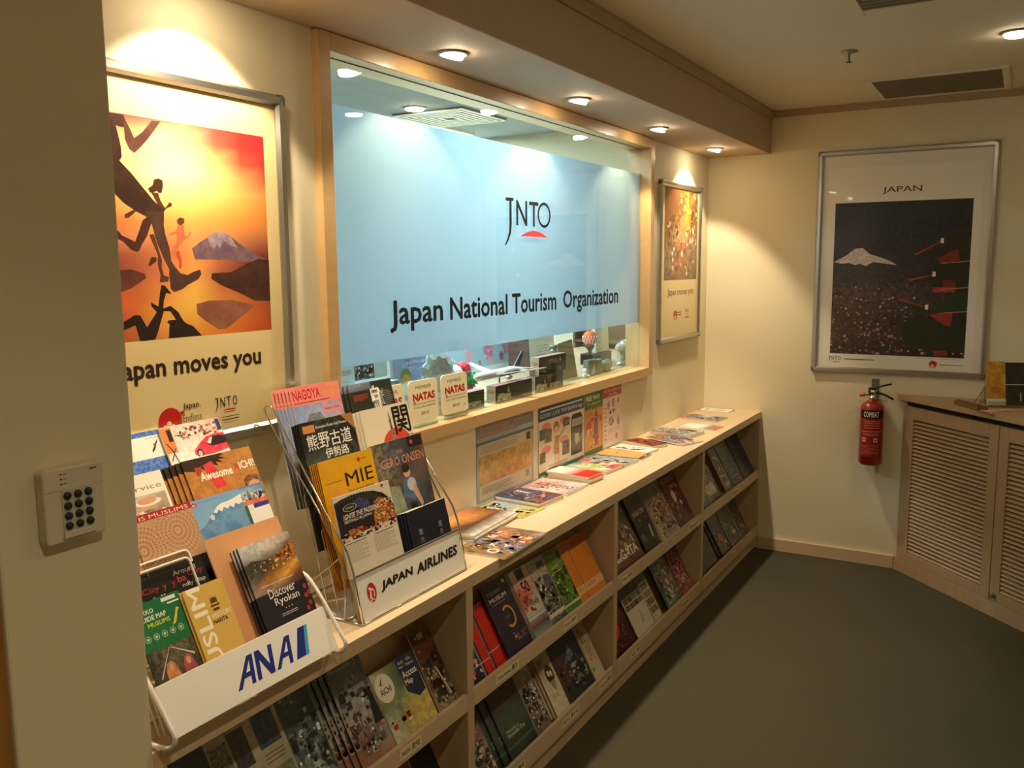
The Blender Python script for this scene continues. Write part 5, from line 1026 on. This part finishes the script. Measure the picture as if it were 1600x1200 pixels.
notice('orange notice with green FREE Wi-Fi header under the window', -1.584, .180, .262, .7945, d_n3)
notice('pale pink notice with a red header, rightmost under the window', -1.402, .200, .262, .7945, d_n4)
# ================================================================ things on the ledge behind the glass
LZ = 1.104
t = thing('display_ledge', 'wooden ledge inside the office just behind the window', 'ledge', (-2.05, .43, 0))
B(-2.0, -.325, 1.075, 1.90, .325, LZ-.0005).build('ledge_top', WOOD, t); B(-2.0, .305, .0, 1.90, .325, 1.0745).build('ledge_front', WOODC, t)
BRN = mat('brown_panel', '6c5438', .6, var=.05, scale=6, stretch=(9, 9, 1))
t = thing('office_bookcase', 'brown bookcase at the right end of the ledge behind the glass', 'bookcase', (-.065, .40, LZ))
B(-.012, -.28, 0, .062, .34, .52).build('back_panel', BRN, t); B(-.10, -.0, .035, -.0125, .34, .05).build('shelf', BRN, t); B(-.10, .335, 0, -.0125, .35, .52).build('side_panel', BRN, t); B(-.10, -.012, 0, -.0125, -.0005, .52).build('side_panel', BRN, t)
CRY = glass_mat('crystal', 'dfe8e4', .03); CRYD = mat('crystal_body', 'dfe8e2', .12, 0, coat=.6, col2='93a096', var=.2, scale=40)
def card(label, name, cat, x, y, z, w_, h_, t_, th, design, yaw=0, spine='d8d8d0'):
    mw = Matrix.Translation((x, y, z)) @ Matrix.Rotation(R(yaw), 4, 'Z') @ lean(0, 0, 0, th)
    o = bpy.data.objects.new(name, block_mesh(name, w_, h_, t_, spine, 'c8c8c0')); COL.objects.link(o); o.matrix_world = mw
    A = Art(w_, h_); design(A); A.build('print', o, PR); return tag(o, label, cat)
def gbox(name, label, x0, y0, z0, x1, y1, z1, front, side, top, design=None, cat='box', group=None):
    t = thing(name, label, cat, ((x0+x1)/2, (y0+y1)/2, z0), group)
    w_, h_, d_ = x1-x0, z1-z0, y1-y0
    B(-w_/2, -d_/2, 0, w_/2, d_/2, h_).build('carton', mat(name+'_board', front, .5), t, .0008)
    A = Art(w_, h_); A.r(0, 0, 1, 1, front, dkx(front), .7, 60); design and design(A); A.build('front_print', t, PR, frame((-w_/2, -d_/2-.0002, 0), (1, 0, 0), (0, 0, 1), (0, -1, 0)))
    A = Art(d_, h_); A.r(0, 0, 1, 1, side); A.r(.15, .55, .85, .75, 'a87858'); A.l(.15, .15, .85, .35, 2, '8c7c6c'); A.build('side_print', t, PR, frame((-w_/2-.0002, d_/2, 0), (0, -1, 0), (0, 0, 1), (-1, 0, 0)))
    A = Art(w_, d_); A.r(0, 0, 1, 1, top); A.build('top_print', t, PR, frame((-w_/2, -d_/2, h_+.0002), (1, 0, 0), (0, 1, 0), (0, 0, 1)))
    return t
# member plaques standing on the outer ledge
for i, (x, yr, lb) in enumerate(((-2.925, '2011', 'cream MEMBER plaque half hidden behind the chrome rack brochures'), (-2.758, '2013', 'cream MEMBER plaque dated 2013, the middle one of three'), (-2.589, '2019', 'cream MEMBER plaque dated 2019, rightmost of three'))):
    w_, h_, r0 = .148, .126, .014
    pts = []
    for cx, cy, a in ((w_-r0, r0, -90), (w_-r0, h_-r0, 0), (r0, h_-r0, 90), (r0, r0, 180)):
        pts += [(cx+r0*math.cos(R(a+22.5*k)), cy+r0*math.sin(R(a+22.5*k))) for k in range(5)]
    o = MB().prism(pts, -.003, 0).build('member_plaque', mat('plaque_cream', 'e8dcb8', .35, var=.01) if i == 0 else bpy.data.materials['plaque_cream'])
    o.matrix_world = lean(x, .012, LZ+.0165, 3)
    A = Art(w_, h_, .0001); A.t('MEMBER', .24, .79, .78, .87, '5c5038', .0)
    A.t('NATAS', .13, .50, .90, .70, 'b01c1c', .06); A.p([(.13, .48), (.22, .50), (.20, .44)], 'b01c1c'); A.t('NATIONAL ASSOCIATION OF', .14, .415, .90, .455, '4c4030', .0); A.t('TRAVEL AGENTS SINGAPORE', .14, .335, .90, .375, '4c4030', .0); A.t(yr, .38, .16, .64, .235, '3c3020', .01)
    if yr == '2019': A.e(.86, .17, .035, .035, 'c8b080')
    A.build('print', o, PM); tag(o, lb, 'plaque', 'member plaques on the window ledge')
    q = B(.02, -.0155, -.010, w_-.02, -.0005, .010).build('foot', ACR, o)
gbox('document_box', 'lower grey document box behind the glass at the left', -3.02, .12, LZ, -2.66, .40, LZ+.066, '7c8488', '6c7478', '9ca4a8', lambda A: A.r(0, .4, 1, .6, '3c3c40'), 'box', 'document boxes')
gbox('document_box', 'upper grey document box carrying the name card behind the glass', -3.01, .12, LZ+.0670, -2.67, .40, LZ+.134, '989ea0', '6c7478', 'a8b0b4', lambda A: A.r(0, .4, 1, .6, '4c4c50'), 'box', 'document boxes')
card('small white name card behind the glass at the far left', 'name_card', 'card', -2.889, .165, LZ+.136, .066, .058, .002, 4, lambda A: (A.r(0, 0, 1, 1, 'e4eaec'), A.l(.18, .5, .82, .78, 4, '5c6470', .4), A.t('JNTO', .2, .14, .5, .22, '3c4450')))
card('brown photo print behind the glass, right of the name card', 'photo_print', 'photo', -2.770, .210, LZ+.136, .095, .07, .002, 4, ph('4c4440 6c6058 2c2828 8c8078/5c5048 8c8480 2c2828 7c7068/6c6460 a8a4a0 383434 8c8478', .6, 60))
o = card('clear glass plaque with rounded corner behind the glass', 'glass_plaque', 'plaque', -2.672, .21, LZ+.136, .060, .062, .005, 4, lambda A: (A.r(0, 0, 1, 1, 'b8d4d4'), A.r(.08, .08, .92, .92, 'c8e0e0')))
card('pale blue cherry-blossom picture card behind the glass', 'picture_card', 'card', -2.590, .20, LZ+.001, .225, .20, .004, 5, lambda A: (A.r(0, 0, 1, 1, 'ccd8f0'), A.r(.05, .05, .95, .95, '8cb0e0'), A.b(.1, .3, .9, .9, 60, 'f0b8c8 e898b0 f4d0d8', .012, .03, 3), A.t('SINGAPORE JAPAN', .34, .84, .86, .89, '3c4468', .01), A.l(.4, .76, .86, .80, 1, '6c5c8c'), A.e(.34, .62, .13, .12, '6c9048'), A.e(.34, .55, .11, .09, 'd8a848'), A.e(.42, .40, .24, .12, 'f0f0f4')))
card('white sheet of paper propped behind the picture card', 'paper_sheet', 'paper', -2.66, .30, LZ+.001, .20, .25, .001, 6, lambda A: (A.r(0, 0, 1, 1, 'c8d8d8'), A.l(.4, .3, .9, .9, 9, 'a8b8b8', .2)))
# crystal plate on edge
t = thing('crystal_plate', 'round scalloped crystal plate standing on edge behind the plaques', 'plate', (-2.392, .165, LZ+.101))
M_ = frame((0, 0, 0), (1, 0, 0), (0, 0, 1), (0, -1, 0)) @ Matrix.Rotation(R(-8), 4, 'X')
q = MB(); n = 48
for j, (rr, z) in enumerate(((.045, .004), (.055, .010), (.075, .014), (.095, .008), (.095, .002), (.055, -.002), (.045, -.004))):
    for i in range(n):
        a = 2*math.pi*i/n; r2 = rr*(1+(.06*math.cos(a*12) if rr > .07 else 0)); q.v.append(M_ @ Vector((r2*math.cos(a), r2*math.sin(a), z)))
for j in range(6):
    for i in range(n): k = (i+1) % n; q.f.append([j*n+i, j*n+k, (j+1)*n+k, (j+1)*n+i]); q.sm.append(False)
q.build('rim', CRYD, t)
MB().lathe([(.046, -.001), (.046, .003), (.03, .006), (0, .007)], 16, M_, False).build('centre', CRYD, t)
# vase with pink tulips
t = thing('flower_vase', 'small glass vase of pink tulips behind the glass', 'vase', (-2.142, .33, LZ))
MB().lathe([(.018, 0), (.020, .004), (.014, .03), (.013, .07), (.017, .085), (.015, .085), (.011, .07), (.012, .03), (.0, .006)], 18).build('vase', CRYD, t)
PNK = mat('pink_petal', 'c86078', .5, col2='e8a0b0', var=.2, scale=60)
for x, y, z in ((-.022, 0, .125), (.004, .01, .142), (.026, -.004, .130), (.010, -.012, .118)):
    MB().tube([(0, 0, .02), (x*.5, y*.5, z*.6), (x, y, z)], .0018, 6).build('stem', mat('stem_green', '5c7c48', .6) if 'stem_green' not in bpy.data.materials else bpy.data.materials['stem_green'], t)
    MB().lathe([(.003, -.014), (.012, -.004), (.014, .006), (.009, .016), (.0, .018)], 10, Matrix.Translation((x, y, z))).build('bloom', PNK, t)
# ornament: white mound, red and pink caps, green spiky ball
t = thing('ornament', 'white, red and green plush ornament behind the aeroplane model', 'ornament', (-2.165, .220, LZ))
MB().ball((-.045, 0, .095), .035, .03, .035).build('white_body', WHT, t); B(-.10, -.03, 0, .04, .035, .05).build('pedestal', mat('red_cloth', 'a8384c', .7), t, .01)
q = MB(); q.ball((.0, -.005, .118), .028, .022, .020)
for k in range(9): a = k*.7; q.ball((.026*math.cos(a), -.005+.02*math.sin(a), .118+.006*math.sin(3*a)), .008, .008, .010, 8, 5)
q.build('red_cap', mat('plush_red', 'e03848', .6), t)
q = MB(); q.ball((.032, -.004, .103), .017, .015, .015); q.build('pink_cap', mat('plush_pink', 'f08898', .6), t)
q = MB(); q.ball((.045, 0, .068), .038, .034, .030)
for k in range(26):
    a = k*2.4; u = -.9+1.8*k/25; c_ = math.sqrt(1-u*u); d_ = Vector((c_*math.cos(a), c_*math.sin(a), u))
    p = Vector((.045+.036*d_.x, .032*d_.y, .068+.028*d_.z)); q.tube([p, p+d_*.012], [.005, .001], 6)
q.build('green_ball', mat('plush_green', '4cb068', .6), t)
# aeroplane model
NVY = mat('navy_paint', '1c2c50', .3)
t = thing('aeroplane_model', 'white model airliner with navy tail and belly behind the glass', 'model aeroplane', (-2.05, .128, LZ+.088))
MB().lathe([(0, -.175), (.006, -.170), (.012, -.158), (.0155, -.140), (.016, .08), (.012, .13), (.005, .172), (0, .175)], 18, frame((0, 0, 0), (0, 1, 0), (0, 0, 1), (1, 0, 0))).build('fuselage', WHT, t)
MB().prism([(.0, .0), (.045, 0), (.085, .060), (.068, .060)], -.002, .002, frame((.10, 0, .008), (1, 0, 0), (0, 0, 1), (0, -1, 0))).build('tail_fin', NVY, t)
for s_ in (-1, 1):
    MB().prism([(-.04, 0), (.02, 0), (.075, .155), (.055, .155)], -.002, .002, frame((-.01, s_*.012, -.004), (1, 0, 0), (0, s_*.985, .17), (0, -.17, .985))).build('wing', WHT, t)
    MB().prism([(0, 0), (.03, 0), (.045, .05), (.033, .05)], -.0015, .0015, frame((.125, s_*.006, .004), (1, 0, 0), (0, s_, 0), (0, 0, 1))).build('tailplane', WHT, t)
    MB().lathe([(.006, 0), (.008, .006), (.008, .032), (.004, .040), (0, .041)], 12, frame((-.035, s_*.05, -.012), (0, 1, 0), (0, 0, 1), (1, 0, 0))).build('engine', WHT, t)
B(-.02, -.0165, -.012, .13, -.0135, .0).build('belly_stripe', NVY, t, .001)
MB().tube([(.0, 0, -.015), (0, 0, -.080)], .003, 8).lathe([(.03, -.086), (.03, -.082), (0, -.081)], 16).build('stand', GRY, t)
def truckart(A, c2='b8b8a8'):
    A.r(.05, .1, .4, .45, c2); A.r(.08, .30, .22, .52, c2); A.e(.14, .12, .05, .12, '3c3c38'); A.e(.34, .12, .05, .12, '3c3c38'); A.r(.52, .12, .9, .4, c2, '5c5448', .8, 120); A.e(.62, .12, .05, .12, '3c3c38'); A.e(.82, .12, .05, .12, '3c3c38')
    A.r(.0, .0, 1, .08, '5c4438'); A.p([(.30, .5), (.34, .9), (.38, .5)], 'a8a898')
gbox('model_car_box', 'dark model-vehicle box half hidden behind the 2019 plaque', -2.500, .055, LZ, -2.275, .095, LZ+.060, '2c2820', 'b8a890', 'a86c78', truckart, 'box', 'model-vehicle boxes behind the glass')
gbox('model_car_box', 'long dark model-vehicle box under the aeroplane model', -2.215, .045, LZ, -1.950, .082, LZ+.062, '241c1c', 'b0a48c', '9c6068', lambda A: (truckart(A), A.r(.45, 0, 1, 1, '2c2434', '4c3840', .6, 80)), 'box', 'model-vehicle boxes behind the glass')
gbox('model_car_box', 'lower dark model-vehicle box under the larger one', -1.925, .045, LZ, -1.690, .082, LZ+.062, '20201c', 'b8a890', '5c3c3c', lambda A: (A.p([(.38, 1), (.62, 1), (.56, .5), (.44, .5)], '6c6c68'), truckart(A, 'b8bca8')), 'box', 'model-vehicle boxes behind the glass')
gbox('model_car_box', 'larger dark box with a pink top resting on two smaller boxes', -1.885, .050, LZ+.0630, -1.655, .084, LZ+.132, '201c1a', 'b8a088', 'b07078', lambda A: (A.t('AMERICAN', .34, .68, .66, .80, 'c8c0b0', .01), A.t('MINIATURES', .34, .54, .70, .64, 'c8c0b0', .01), A.p([(.74, .6), (.78, .95), (.82, .6)], 'c8c0b0'), A.e(.2, .2, .05, .12, '8c8c84'), A.r(.12, .2, .9, .34, '5c5c58', '343430', .8, 90), A.e(.78, .2, .05, .12, '8c8c84')), 'box', 'model-vehicle boxes behind the glass')
card('white certificate reading Appreciation standing behind the boxes', 'certificate', 'certificate', -1.495, .30, LZ+.001, .235, .205, .006, 4, lambda A: (A.r(0, 0, 1, 1, 'e4e8e0'), A.t('Appreciation', .30, .78, .72, .86, '3c4038', 0, 0, .1), A.l(.25, .40, .75, .66, 4, '98a090', .25), A.ring(.85, .92, .05, .06, .3, '5c6458', 12)), 0, '1c2420')
bb = card('pale blue board with pink cherry blossoms at the back of the ledge', 'blossom_board', 'board', -2.10, .60, LZ+.001, 1.06, .42, .012, 6,
     lambda A: (A.r(0, 0, 1, 1, 'dfe6ee'), A.g(.02, .05, .97, 1, 'acd0e8 a8c8ec a0ccdf a0cbdb/b8d4f0 a8c4ec 9cc8d8 98c4d0', .1, 10), A.flower(.71, .215, .048, 'd888ac'), A.flower(.865, .235, .036, 'd070a0'), A.flower(.815, .13, .022, 'c85890'), A.flower(.63, .10, .012, 'c85c90'), A.flower(.55, .19, .036, 'd8b0d0'), A.flower(.40, .16, .030, 'd8a0c0'), A.r(.70, .06, .73, .14, 'd8a8c4'),
                A.b(.05, .1, .95, .5, 14, 'd8e8f4 c8dcf0', .005, .012, 4), A.t('Japan', .05, .36, .40, .62, '1c2438', .01)), 0)
# narrow plank leaning
o = MB().prism([(0, 0), (.135, 0), (.135, .165), (0, .155)], -.008, 0).build('wooden_plaque', mat('pale_wood', 'a89c70', .6, col2='8c8058', var=.1, stretch=(9, 9, 1))); o.matrix_world = Matrix.Translation((-1.545, .115, LZ+.003)) @ Matrix.Rotation(R(0), 4, 'Z') @ lean(0, 0, 0, 10); tag(o, 'bare pale wooden plaque leaning behind the glass right of the boxes', 'plaque')
# temari ball on a black stand
t = thing('thread_ball', 'orange and white patterned thread ball on a black stand behind the glass', 'ball', (-1.105, .20, LZ))
MB().lathe([(.030, 0), (.030, .006), (.010, .012), (.008, .085), (.022, .105), (.024, .112), (.0, .112)], 18).build('stand', BLK, t)
MB().ball((0, 0, .146), .034, .034, .034, 24, 14).build('ball', mat('thread_orange', 'f07c34', .6, col2='d04828', var=.2, scale=30), t)
q = MB()
for k in range(14):
    a = 2*math.pi*k/14
    q.tube([(.0348*math.cos(a)*math.cos(R(e)), .0348*math.sin(a)*math.cos(R(e)), .146+.0348*math.sin(R(e))) for e in range(-75, -4, 14)], .0018, 5)
    q.tube([(.0348*math.cos(a+.22)*math.cos(R(e)), .0348*math.sin(a+.22)*math.cos(R(e)), .146+.0348*math.sin(R(e))) for e in (-10, 5, 18)], .0016, 5)
q.build('thread', WHT, t)
card('beige album with a faint ring on its cover in the bookcase behind the glass', 'album', 'album', -.900, .262, LZ+.055, .155, .135, .02, 3, lambda A: (A.r(0, 0, 1, 1, 'b0a890'), A.ring(.28, .62, .22, .28, .12, '7c7458')))
t = thing('display_block', 'black display block carrying the beige album behind the glass', 'block', (-.83, .27, LZ)); B(-.13, -.02, 0, .09, .05, .054).build('block', BLK, t, .002)
for i, (x, c, w_, lb) in enumerate(((-1.245, '5c4438', .022, 'brown'), (-1.221, '181818', .028, 'black'), (-1.190, '20201c', .026, 'dark grey'), (-1.160, '7c1c24', .034, 'dark red'))):
    o = B(0, 0, 0, w_, .14, .19).build('book', mat('book_cover', c, .5) if 0 else mat('book_cloth', c, .5)); o.matrix_world = Matrix.Translation((x, .42, LZ)); tag(o, lb+' upright book behind the orange thread ball', 'book', 'upright books behind the glass')
# crystals
def gem(name, label, cat, x, y, parts, m=CRYD, seed=1):
    t = thing(name, label, cat, (x, y, LZ)); rd = random.Random(seed)
    for nm, (cx, cy, cz, rx, ry, rz) in parts:
        q = MB(); q.ball((cx, cy, cz), rx, ry, rz, 7, 5)
        q.v = [v+Vector((rd.uniform(-1, 1)*rx, rd.uniform(-1, 1)*ry, rd.uniform(-1, 1)*rz))*.16 for v in q.v]; q.v = [Vector((v.x, v.y, max(0, v.z))) for v in q.v]; q.sm = [False]*len(q.f); q.build(nm, m, t)
    return t
GRC = mat('green_crystal', 'a8b890', .15, coat=.5, col2='5c7c58', var=.2, scale=40)
t = thing('glass_block', 'grey glass block paperweight behind the glass, left of the pale one', 'paperweight', (-1.335, .09, LZ), 'glass blocks')
B(-.045, -.012, 0, .038, .014, .072).build('block', mat('grey_glass', '8c9490', .1, coat=.6), t, .003); MB().prism([(-.02, .005), (.02, .06), (.028, .005)], .0121, .0135, frame((0, 0, 0), (1, 0, 0), (0, 0, 1), (0, -1, 0))).build('facet', CRYD, t)
t = thing('glass_block', 'pale stone block paperweight between the grey block and the green crystal', 'paperweight', (-1.262, .09, LZ), 'glass blocks')
B(-.032, -.012, 0, .030, .014, .066).build('block', mat('pale_stone', 'a8a090', .4), t, .004)
gem('crystal_ornament', 'pale green crystal animal ornament near the right end of the ledge', 'ornament', -1.160, .095, (('body', (0, 0, .028, .050, .022, .030)), ('head', (-.042, 0, .030, .020, .016, .018)), ('leg', (-.03, 0, .008, .010, .012, .012)), ('leg', (.03, 0, .008, .010, .012, .012))), GRC, 3)
gem('crystal_trophy', 'clear crystal cluster trophy at the right end of the ledge', 'trophy', -.885, .13, (('base', (.0, 0, .012, .040, .022, .014)), ('stem', (-.020, 0, .045, .018, .016, .040)), ('stem', (.022, 0, .045, .016, .014, .036)), ('cluster', (-.03, 0, .088, .044, .022, .022)), ('cluster', (.03, .004, .098, .046, .022, .024))), CRYD, 5)
gem('small_figurine', 'tiny white figurine at the foot of the wooden plaque', 'figurine', -1.425, .075, (('body', (0, 0, .012, .016, .012, .014)), ('head', (0, 0, .032, .011, .010, .011)), ('tail', (.03, 0, .006, .018, .010, .007))), WHT, 7)
t = thing('glass_jar', 'dark green glass jar behind the glass, left of the wooden plaque', 'jar', (-1.555, .16, LZ))
MB().lathe([(.022, 0), (.026, .004), (.026, .11), (.016, .125), (.016, .135), (.0, .136)], 18).build('jar', mat('dark_green_glass', '3c4c34', .15, coat=.5, col2='6c7c58', var=.2, scale=50), t); MB().lathe([(.017, .1365), (.018, .150), (0, .151)], 18).build('lid', GRY, t)

# ================================================================ on top of the corner cabinet
CZ = .9225
t = thing('wooden_block', 'low wooden block lying on the cabinet top, left of the leaflet stand', 'block', Matrix.Translation((-.310, -1.362, CZ)) @ Matrix.Rotation(R(33), 4, 'Z'))
B(-.095, -.026, 0, .095, .026, .018).build('base', mat('oak_block', '8c6c30', .5, col2='6c5020', var=.1, stretch=(2, 9, 9)), t, .001); B(-.085, -.003, .0182, .09, .020, .024).build('upper_strip', mat('oak_strip', '7c5c28', .5), t, .001)
t = thing('leaflet_stand', 'clear acrylic leaflet stand on the corner cabinet', 'leaflet stand', Matrix.Translation((-.225, -1.50, CZ)) @ Matrix.Rotation(R(-70), 4, 'Z'))
for a, n_ in ((-18, 'back_sheet'),):
    q = B(-.085, 0, 0, .115, .003, .115).build(n_, ACR, t); q.matrix_local = Matrix.Translation((0, .012, .0055)) @ Matrix.Rotation(R(-14), 4, 'X')
q = B(-.085, -.0015, 0, .115, .0015, .09).build('prop', ACR, t); q.matrix_local = Matrix.Translation((0, .085, .002)) @ Matrix.Rotation(R(24), 4, 'X')
B(-.085, -.03, 0, .115, .09, .0025).build('foot', ACR, t); B(-.085, -.03, .003, .115, -.027, .03).build('front_lip', ACR, t)
q = MB().tube([(-.088, .03, .075), (-.135, .012, .0035)], .002, 6).build('wire', GRY, t)
def d_ylw(A): A.g(0, .15, 1, 1, 'c89838 d8a840/c89030 d8a030/c08028 cc8830', .6, 30); A.r(0, 0, 1, .15, 'd8d0c4'); A.e(.5, .35, .3, .08, 'a86820')
base = Matrix.Translation((-.225, -1.50, CZ)) @ Matrix.Rotation(R(-70), 4, 'Z')
def propped(label, x, w_, h_, t_, d_, design, sp): 
    mw = base @ Matrix.Translation((x, -.002-d_, .007)) @ lean(0, 0, 0, 14)
    return leaflet('brochure', label, 'brochure', mw, w_, h_, t_, design, None, sp)
propped('yellow and orange leaflet curling in the acrylic stand on the cabinet', -.080, .082, .205, .003, .0, d_ylw, 'c89838')
propped('black leaflet with a white line beside the yellow one on the cabinet', .004, .100, .20, .004, .0, lambda A: (A.r(0, 0, 1, 1, '1c1816', '342c28', .6, 30), A.r(0, .48, 1, .495, 'd8d0c4'), A.r(.6, .1, .64, .3, 'c8c0b4')), '141210')
o = leaflet('snack_packet', 'colourful folded packet lying before the leaflet stand on the cabinet', 'packet', Matrix.Translation((-.395, -1.475, CZ+.0045)) @ Matrix.Rotation(R(-52), 4, 'Z') @ Matrix.Translation((-.07, -.04, 0)), .15, .07, .004, lambda A: (A.r(0, 0, 1, 1, 'd8c8a8'), A.p([(.3, .2), (.5, .9), (.8, .3)], 'e0a030'), A.r(0, 0, 1, .2, 'a83028'), A.p([(.6, .2), (.72, .6), (1, .1)], 'c84830')), None, 'b03828')
o = leaflet('dark_folder', 'thin dark folder under the leaflet stand area of the cabinet top', 'folder', Matrix.Translation((-.16, -1.685, CZ+.0045)) @ Matrix.Rotation(R(-60), 4, 'Z'), .16, .08, .004, lambda A: (A.r(0, 0, 1, 1, '2c2824'), A.r(.1, .2, .5, .8, '4c4440')), None, '1c1a18')
t = thing('wooden_block', 'second wooden block at the right edge of the picture on the cabinet top', 'block', Matrix.Translation((-.655, -1.665, CZ)) @ Matrix.Rotation(R(40), 4, 'Z'))
B(-.08, -.03, 0, .08, .03, .012).build('base', bpy.data.materials['oak_block'], t, .001); B(-.07, -.02, .0122, .07, .02, .015).build('card', WHT, t)
